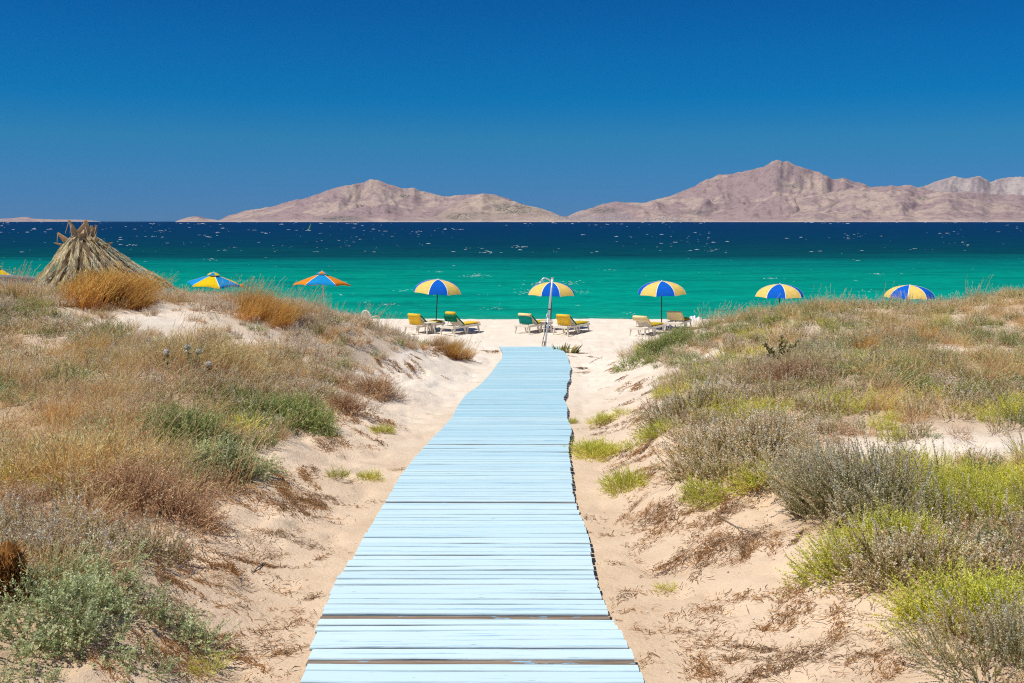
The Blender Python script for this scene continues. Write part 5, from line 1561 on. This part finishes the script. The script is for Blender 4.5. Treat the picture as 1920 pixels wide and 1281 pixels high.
def frond_mesh(i):
    """unit frond lying along +x, normal +z; leaflets folded close to the midrib as dry ones are"""
    r = np.random.default_rng(700 + i)
    parts_ = []
    k = 7
    f = np.linspace(0, 1, k)
    mid = np.stack([f, 0.03 * np.sin(f * 3 + i), 0.05 * np.sin(f * math.pi)], 1)[None]
    base_c = np.array([(0.62, 0.48, 0.32), (0.50, 0.38, 0.25), (0.68, 0.55, 0.39), (0.44, 0.335, 0.225), (0.58, 0.47, 0.34)][i % 5])
    v, ff, c_ = ribbon(np.random.default_rng(1), mid, 0.05, 0.012, base_c * 1.1, base_c, 0.05)
    parts_.append((v, ff, c_))
    n_ = 64
    u = r.uniform(0.05, 0.97, n_); sd = np.where(r.random(n_) < 0.5, -1, 1)
    ang_ = np.radians(r.uniform(8, 34, n_)) * sd
    L = r.uniform(0.16, 0.34, n_) * (1.05 - 0.55 * u)
    st = np.stack([u, np.interp(u, f, mid[0, :, 1]), np.interp(u, f, mid[0, :, 2])], 1)
    d = np.stack([np.cos(ang_), np.sin(ang_), r.uniform(-0.10, 0.14, n_)], 1)
    pts = np.stack([st, st + d * L[:, None] * 0.5, st + d * L[:, None] + np.stack([np.zeros(n_), np.zeros(n_), r.uniform(-0.06, 0.02, n_)], 1)], 1)
    v, ff, c_ = ribbon(r, pts, 0.022, 0.005, base_c * 0.75, base_c * 1.15, 0.38)
    parts_.append((v, ff, c_))
    V, F, C = join(parts_)
    C = np.clip(C * np.array([2.0, 1.9, 1.65]), 0, 0.88)
    return np_mesh('frond', V, F, M['plant'], C)
frond_me = [frond_mesh(i) for i in range(10)]
def on_hut(a, z, out=0.0):
    r_ = hr(z) + out
    return Vector((hcx(z) + math.cos(a) * r_, math.sin(a) * r_, z))
for ring, (z0, ln_, cnt) in enumerate([(zpix(535), 1.25, 34), (zpix(512), 1.15, 32), (zpix(494), 1.1, 30), (zpix(477), 1.0, 28), (zpix(463), 0.9, 24), (zpix(450), 0.7, 18), (zpix(442), 0.42, 12)]):
    for k in range(cnt):
        a = 2 * math.pi * (k + random.uniform(-0.35, 0.35)) / cnt
        if math.sin(a) > 0.55 and ring < 5: continue      # the seaward side is hidden behind the rest
        zz = z0 + random.uniform(-0.06, 0.06)
        p0 = on_hut(a, zz, 0.05)
        p1 = on_hut(a + random.uniform(-0.12, 0.12), max(zz - ln_ * 0.62, -0.05), 0.05 + (random.uniform(0, 0.08) if random.random() < 0.8 else random.uniform(0.12, 0.26)))
        t = (p1 - p0).normalized()
        out_ = Vector((math.cos(a), math.sin(a), 0.35))
        sd = out_.cross(t).normalized()
        n_ = t.cross(sd).normalized()
        o = link('frond', random.choice(frond_me), hut)
        Ls = ln_ * random.uniform(0.85, 1.15)
        o.matrix_parent_inverse = Matrix.Identity(4)
        o.matrix_basis = Matrix((( t.x * Ls, sd.x * Ls * 0.6, n_.x * Ls * 0.8, p0.x), (t.y * Ls, sd.y * Ls * 0.6, n_.y * Ls * 0.8, p0.y), (t.z * Ls, sd.z * Ls * 0.6, n_.z * Ls * 0.8, p0.z), (0, 0, 0, 1)))
# broad stalk ends of the fronds sticking out of the top
def stalk_end(pa, pb, w0, w1):
    """a trough-shaped frond base from pa (in the bundle, wide) to its cut tip pb"""
    a, b_ = Vector(pa), Vector(pb)
    t = (b_ - a).normalized()
    sd = t.cross(Vector((0, 1, 0.2))).normalized()
    n_ = sd.cross(t).normalized()
    V, F = [], []
    m_ = 6
    for i in range(m_):
        f = i / (m_ - 1)
        w = w0 + (w1 - w0) * f ** 0.8
        c = a.lerp(b_, f) + n_ * 0.05 * math.sin(f * math.pi)
        for q, h in ((-1, 0.35), (-0.5, 0.08), (0, 0), (0.5, 0.08), (1, 0.35)):
            V.append(tuple(c + sd * (q * w / 2) - n_ * h * w * 0.8))
    k = len(V)
    V += [tuple(Vector(v) - n_ * 0.02) for v in V]
    for i in range(m_ - 1):
        for j in range(4):
            q = i * 5 + j
            F.append((q, q + 5, q + 6, q + 1)); F.append((k + q + 1, k + q + 6, k + q + 5, k + q))
        F.append((i * 5, k + i * 5, k + i * 5 + 5, i * 5 + 5)); F.append((i * 5 + 9, k + i * 5 + 9, k + i * 5 + 4, i * 5 + 4))
    e = (m_ - 1) * 5
    for j in range(4):
        F.append((e + j, k + e + j, k + e + j + 1, e + j + 1))
    C = np.array([(0.80, 0.64, 0.43)]) * rng.uniform(0.7, 1.15, (len(V), 1))
    link('stalk', np_mesh('stalk', np.array(V), np.array(F), M['plant'], C), hut)
def hp(px, py, dy): 
    p = P(px, py, HD + dy)
    return (p[0] - hc[0], dy, p[2] - hz)
for (x0, y0, x1, y1, dy0, dy1, w0, w1) in [(143, 442, 129, 411, 0.0, -0.15, 0.16, 0.05), (150, 438, 163, 411, 0.05, 0.1, 0.17, 0.06), (165, 448, 162, 413, -0.12, -0.2, 0.17, 0.09), (171, 446, 181, 421, 0.0, -0.05, 0.18, 0.06), (166, 440, 172, 422, 0.15, 0.25, 0.12, 0.05),
                                           (134, 460, 108, 435, -0.10, -0.25, 0.20, 0.05), (124, 462, 101, 454, -0.05, -0.15, 0.08, 0.02), (190, 466, 211, 453, -0.10, -0.15, 0.13, 0.03), (138, 448, 140, 430, 0.2, 0.3, 0.12, 0.05), (176, 456, 186, 446, -0.2, -0.3, 0.10, 0.04), (150, 452, 152, 436, -0.25, -0.3, 0.12, 0.07)]:
    stalk_end(hp(x0, y0, dy0), hp(x1, y1, dy1), w0 * 1.5, w1 * 0.9)
# thin broken leaflets dangling from the stalk ends
mb = MB()
for (x0, y0, x1, y1) in [(129, 414, 122, 437), (108, 436, 107, 455), (131, 416, 135, 445), (205, 457, 201, 472), (212, 474, 206, 486), (134, 420, 131, 436), (160, 424, 166, 446), (180, 424, 176, 440)]:
    mb.bar(hp(x0, y0, -0.22), hp(x1, y1, -0.26), 0.014, 0.006)
mb.build('dangling_leaflets', plain('dry_leaflet', (0.60, 0.47, 0.32), 0.9), hut)['kind'] = 'stuff'

# grey boards of a low windbreak seen behind the grass at the left edge
wb0, wb1 = P(-60, 513, 31.5), P(72, 521, 30.5)
wb = tag(empty('windbreak', (wb0[0], wb0[1], H1(wb0[0], wb0[1]))), 'low grey board screen behind dry grass between the hut and the left edge', 'windbreak')
iv = Vector(wb.location)
zb = H1(wb1[0], wb1[1]) - 0.05
nb = 5
for i in range(nb):
    f0, f1 = i / nb, (i + 1) / nb - 0.006
    lo0, lo1 = Vector((wb0[0], wb0[1], zb)), Vector((wb1[0], wb1[1], zb))
    hi0, hi1 = Vector(wb0), Vector(wb1)
    pts = [lo0.lerp(lo1, f0), lo0.lerp(lo1, f1), hi0.lerp(hi1, f1), hi0.lerp(hi1, f0)]
    dv_ = Vector((0, 0.025, 0))
    MB().add([p - iv for p in pts] + [p - iv + dv_ for p in pts], [(0, 1, 2, 3), (7, 6, 5, 4), (0, 4, 5, 1), (1, 5, 6, 2), (2, 6, 7, 3), (3, 7, 4, 0)]).build('board', M['grey_board'], wb)
MB().bar(Vector(wb0) - iv + Vector((0, -0.03, 0.0)), Vector(wb1) - iv + Vector((0, -0.03, 0.0)), 0.05, h0=0.06).build('top_rail', M['grey_board'], wb)

# ------------------------------------------------------------------ windsurfer's sail far out
wx, wy = sea_xy(577, 432.5)
sf = tag(empty('windsurf_board', (wx, wy, 0.0), R(-35)), 'tiny leaning green sail of a windsurf board far out on the blue sea', 'windsurf board')
sc_px = wy / FPX
V = [(-1.6, 0, 0.3), (0.5, 0.02, 0.45), (1.6, 0.05, 1.8), (2.2, 0.06, 3.2), (2.6, 0.05, 4.4), (1.3, 0, 2.4), (-0.3, 0, 0.6), (0.3, -0.15, 1.3)]
V = [(-0.9, 0, 0.25), (0.9, 0.08, 0.35), (1.7, 0.10, 1.6), (2.2, 0.08, 3.0), (2.55, 0.0, 4.3), (1.5, 0.0, 2.6), (0.5, -0.02, 1.2)]
F = [(0, 1, 6), (1, 2, 6), (2, 5, 6), (2, 3, 5), (3, 4, 5)]
k = len(V)
me = bpy.data.meshes.new('sail')
me.from_pydata(V + [(x, y + 0.03, z) for x, y, z in V], [], F + [tuple(reversed([k + i for i in f])) for f in F])
me.materials.append(M['sail'])
link('sail', me, sf)
MB().tube([(-0.95, 0.01, 0.1), (0.5, -0.01, 1.22), (2.6, 0.01, 4.4)], [0.05, 0.05, 0.03], 7).build('mast', M['dark_pole'], sf)
MB().tube([(0.4, -0.05, 1.3), (1.2, -0.2, 1.25), (1.7, 0.0, 1.5)], 0.04, 6).build('boom', M['dark_pole'], sf)
MB().box((0, 0, 0.08), (2.7, 0.65, 0.14)).build('board', M['white_plastic'], sf, 0.05)

# ------------------------------------------------------------------ rusty fibrous stump at the left edge
x, y, z = hit(14, 1118)
stp = tag(empty('palm_stump', (x, y, z)), 'rusty brown fibrous stump at the left edge among green shrubs', 'stump')
V, F = [], []
r = np.random.default_rng(77)
nk, nl = 22, 12
for j in range(nl):
    t = j / (nl - 1)
    for k in range(nk):
        a = 2 * math.pi * k / nk
        rad = (0.13 - 0.035 * t) * (1 + 0.20 * (float(vnoise(np.array([k * 0.9]), np.array([j * 0.8]), 5)[0]) - 0.5) * 2)
        if j == nl - 1: rad *= 0.55
        V.append((math.cos(a) * rad - 0.03 * t, math.sin(a) * rad, -0.08 + 0.40 * t + (0.03 if j == nl - 1 else 0) + 0.03 * math.sin(a * 2) * t))
for j in range(nl - 1):
    for k in range(nk):
        F.append((j * nk + k, j * nk + (k + 1) % nk, (j + 1) * nk + (k + 1) % nk, (j + 1) * nk + k))
F.append(tuple((nl - 1) * nk + k for k in range(nk)))
me = bpy.data.meshes.new('trunk'); me.from_pydata(V, [], F); me.materials.append(M['stump']); me.update()
link('trunk', me, stp)
n_ = 1800
a = r.uniform(0, 6.28, n_); t = r.random(n_)
rad = 0.13 - 0.03 * t
p0 = np.stack([np.cos(a) * rad - 0.03 * t, np.sin(a) * rad, -0.05 + 0.38 * t], 1)
d = np.stack([np.cos(a) * 0.35, np.sin(a) * 0.35, r.choice([-1, 1], n_) * r.uniform(0.3, 1, n_)], 1) + r.normal(0, 0.35, (n_, 3))
pts = np.stack([p0, p0 + nrm(d) * 0.02, p0 + nrm(d) * r.uniform(0.04, 0.10, (n_, 1))], 1)
V, F, C = ribbon(r, pts, 0.010, 0.003, (0.22, 0.09, 0.025), (0.52, 0.26, 0.07), 0.5)
o = link('fibres', np_mesh('fibres', V, F, M['plant'], C), stp); o['kind'] = 'stuff'

# ------------------------------------------------------------------ thistles and the fleshy plant by the boardwalk end
def ball_head(r, c, rad, col, spikes=26):
    d = nrm(r.normal(size=(spikes, 3)))
    d[:, 2] = np.abs(d[:, 2]) * 0.9 - 0.25
    d = nrm(d)
    p = np.stack([np.repeat(c[None], spikes, 0), c + d * rad * 0.6, c + d * rad], 1)
    return ribbon(r, p, rad * 0.10, rad * 0.06, np.minimum(np.array(col) * 0.9, 0.8), np.minimum(np.array(col) * 1.35, 0.85), 0.2)
def thistle(px, py, heads, col, leafc, label, size=1.0, leafn=26, seed=1):
    r = np.random.default_rng(seed)
    x, y, z = hit(px, py)
    root = tag(empty('thistle', (x, y, z)), label, 'thistle')
    st, hd_, hc_ = [], [], []
    for (hx_, hz_) in heads:
        e = np.array([hx_, r.normal() * 0.08, hz_])
        pts = np.stack([np.array([hx_ * 0.25, 0, -0.02]), np.array([hx_ * 0.6, e[1] * .5, hz_ * 0.5]), e])[None]
        st.append(ribbon(r, pts, 0.02, 0.012, np.array(leafc) * 0.8, leafc, 0.1))
        st.append(leafset(r, pts, leafn, 0.15, 1.0, (0.05, 0.11), (0.02, 0.035), 0.75, ramp((0, np.array(leafc) * 0.7), (1, np.array(leafc) * 1.3))))
        hc_.append(e)
        hd_.append(ball_head(r, e, 0.078 * size, col))
    V, F, C = join(st)
    o = link('leaves', np_mesh('leaves', V, F, M['plant'], C), root); o['kind'] = 'stuff'
    for h_, e in zip(hd_, hc_):
        V, F, C = h_
        cv_, cf_ = [], []
        for i_ in range(7):
            for j_ in range(12):
                th_, ph_ = math.pi * i_ / 6, 2 * math.pi * j_ / 12
                q_ = 0.052 * size * (1 + 0.12 * r.normal())
                cv_.append((q_ * math.sin(th_) * math.cos(ph_), q_ * math.sin(th_) * math.sin(ph_), q_ * math.cos(th_)))
                if i_ < 6: cf_.append((i_ * 12 + j_, (i_ + 1) * 12 + j_, (i_ + 1) * 12 + (j_ + 1) % 12, i_ * 12 + (j_ + 1) % 12))
        cv_, cf_ = np.array(cv_), np.array(cf_)
        V, F, C = join([(V, F, C), (cv_ + e, cf_, np.repeat(np.minimum(np.array(col)[None] * 1.25, 0.85), len(cv_), 0) * r.uniform(0.8, 1.0, (len(cv_), 1)))])
        link('flower_head', np_mesh('flower_head', V, F, M['plant'], C), root)
thistle(315, 700, [(-0.02, 0.34)], (0.62, 0.60, 0.56), (0.20, 0.20, 0.11), 'single pale round thistle head, the left one of those on the left dune', seed=2)
thistle(360, 700, [(-0.10, 0.34), (0.0, 0.46), (0.12, 0.36)], (0.55, 0.55, 0.46), (0.24, 0.27, 0.13), 'green thistle with three pale round heads on the left dune', seed=3)
thistle(394, 705, [(0.0, 0.20)], (0.62, 0.62, 0.64), (0.20, 0.20, 0.11), 'low thistle with a whitish head, right of the three-headed green one', seed=4)
thistle(1460, 683, [(-0.30, 0.40), (-0.15, 0.30), (0.02, 0.56), (0.10, 0.44), (0.22, 0.34), (0.33, 0.46)], (0.48, 0.42, 0.30), (0.26, 0.25, 0.08), 'dark many-stemmed thistle plant in the middle of the right dune', size=0.5, leafn=70, seed=5)

x, y, z = hit(1062, 662)
r = np.random.default_rng(31)
pl = tag(empty('fleshy_plant', (x, y, z)), 'clump of thick upright strap leaves beside the far end of the boardwalk', 'plant')
for i in range(44):
    a = r.uniform(0, 6.28); q = math.sqrt(r.random()) 
    b0 = np.array([math.cos(a) * 0.34 * q, math.sin(a) * 0.22 * q, -0.03])
    ln_ = r.uniform(0.16, 0.42)
    d = np.array([math.cos(a) * 0.7 * q, math.sin(a) * 0.6 * q, 1.0]) + r.normal(0, 0.12, 3)
    d /= np.linalg.norm(d)
    pts = np.stack([b0, b0 + d * ln_ * 0.5, b0 + d * ln_ + np.array([0.04, 0, -0.02])])
    w = [0.020, 0.026, 0.004]
    V, C = [], []
    tone = np.array([(0.32, 0.33, 0.09), (0.52, 0.46, 0.15), (0.17, 0.18, 0.07), (0.65, 0.58, 0.28)][int(r.integers(4))])
    for j in range(3):
        for k in range(3):
            an = 2 * math.pi * k / 3 + a
            V.append(pts[j] + np.array([math.cos(an), math.sin(an), 0]) * w[j]); C.append(tone * (0.7 + 0.25 * j))
    F = [(j * 3 + k, j * 3 + (k + 1) % 3, j * 3 + 3 + (k + 1) % 3, j * 3 + 3 + k) for j in range(2) for k in range(3)]
    link('strap_leaf', np_mesh('strap_leaf', np.array(V), np.array(F), M['plant'], np.array(C)), pl)

# fallen sticks on the sand
for (xa, ya, xb, yb, lab) in [(1345, 968, 1438, 1012, 'thin dry stick lying on the right sand bank below the rounded bush'), (1508, 1058, 1562, 1096, 'thin twig lying beside the grey stone'), (1105, 683, 1130, 668, 'short stick on the sand near the fleshy plant'), (475, 1075, 500, 1055, 'short curved twig on the sand left of the boardwalk')]:
    A_, B_ = hit(xa, ya), hit(xb, yb)
    pts = []
    for i in range(6):
        f = i / 5
        xx, yy = A_[0] * (1 - f) + B_[0] * f, A_[1] * (1 - f) + B_[1] * f + 0.03 * math.sin(f * 5)
        pts.append(Vector((xx, yy, H1(xx, yy) + 0.008 + 0.012 * math.sin(f * 3))) )
    o0 = pts[0].copy()
    so = MB().tube([p - o0 for p in pts], [0.007, 0.007, 0.006, 0.006, 0.005, 0.003], 6).build('stick', M['wood'])
    so.location = o0
    tag(so, lab, 'stick')

# ------------------------------------------------------------------ air between here and the mountains
hm = bpy.data.materials.new('air')
hm.use_nodes = True
hn, hl = hm.node_tree.nodes, hm.node_tree.links
hn.remove(hn['Principled BSDF'])
pv = hn.new('ShaderNodeVolumePrincipled')
pv.inputs['Color'].default_value = (0.34, 0.62, 1.0, 1)
pv.inputs['Density'].default_value = HAZE
pv.inputs['Anisotropy'].default_value = 0.2
hl.new(pv.outputs[0], hn['Material Output'].inputs['Volume'])
mb = MB(); mb.box((0, 7790, 365), (31600, 15780, 740))
hz_o = mb.build('haze', hm)
tag(hz_o, 'thin blue haze over the sea', kind='stuff')
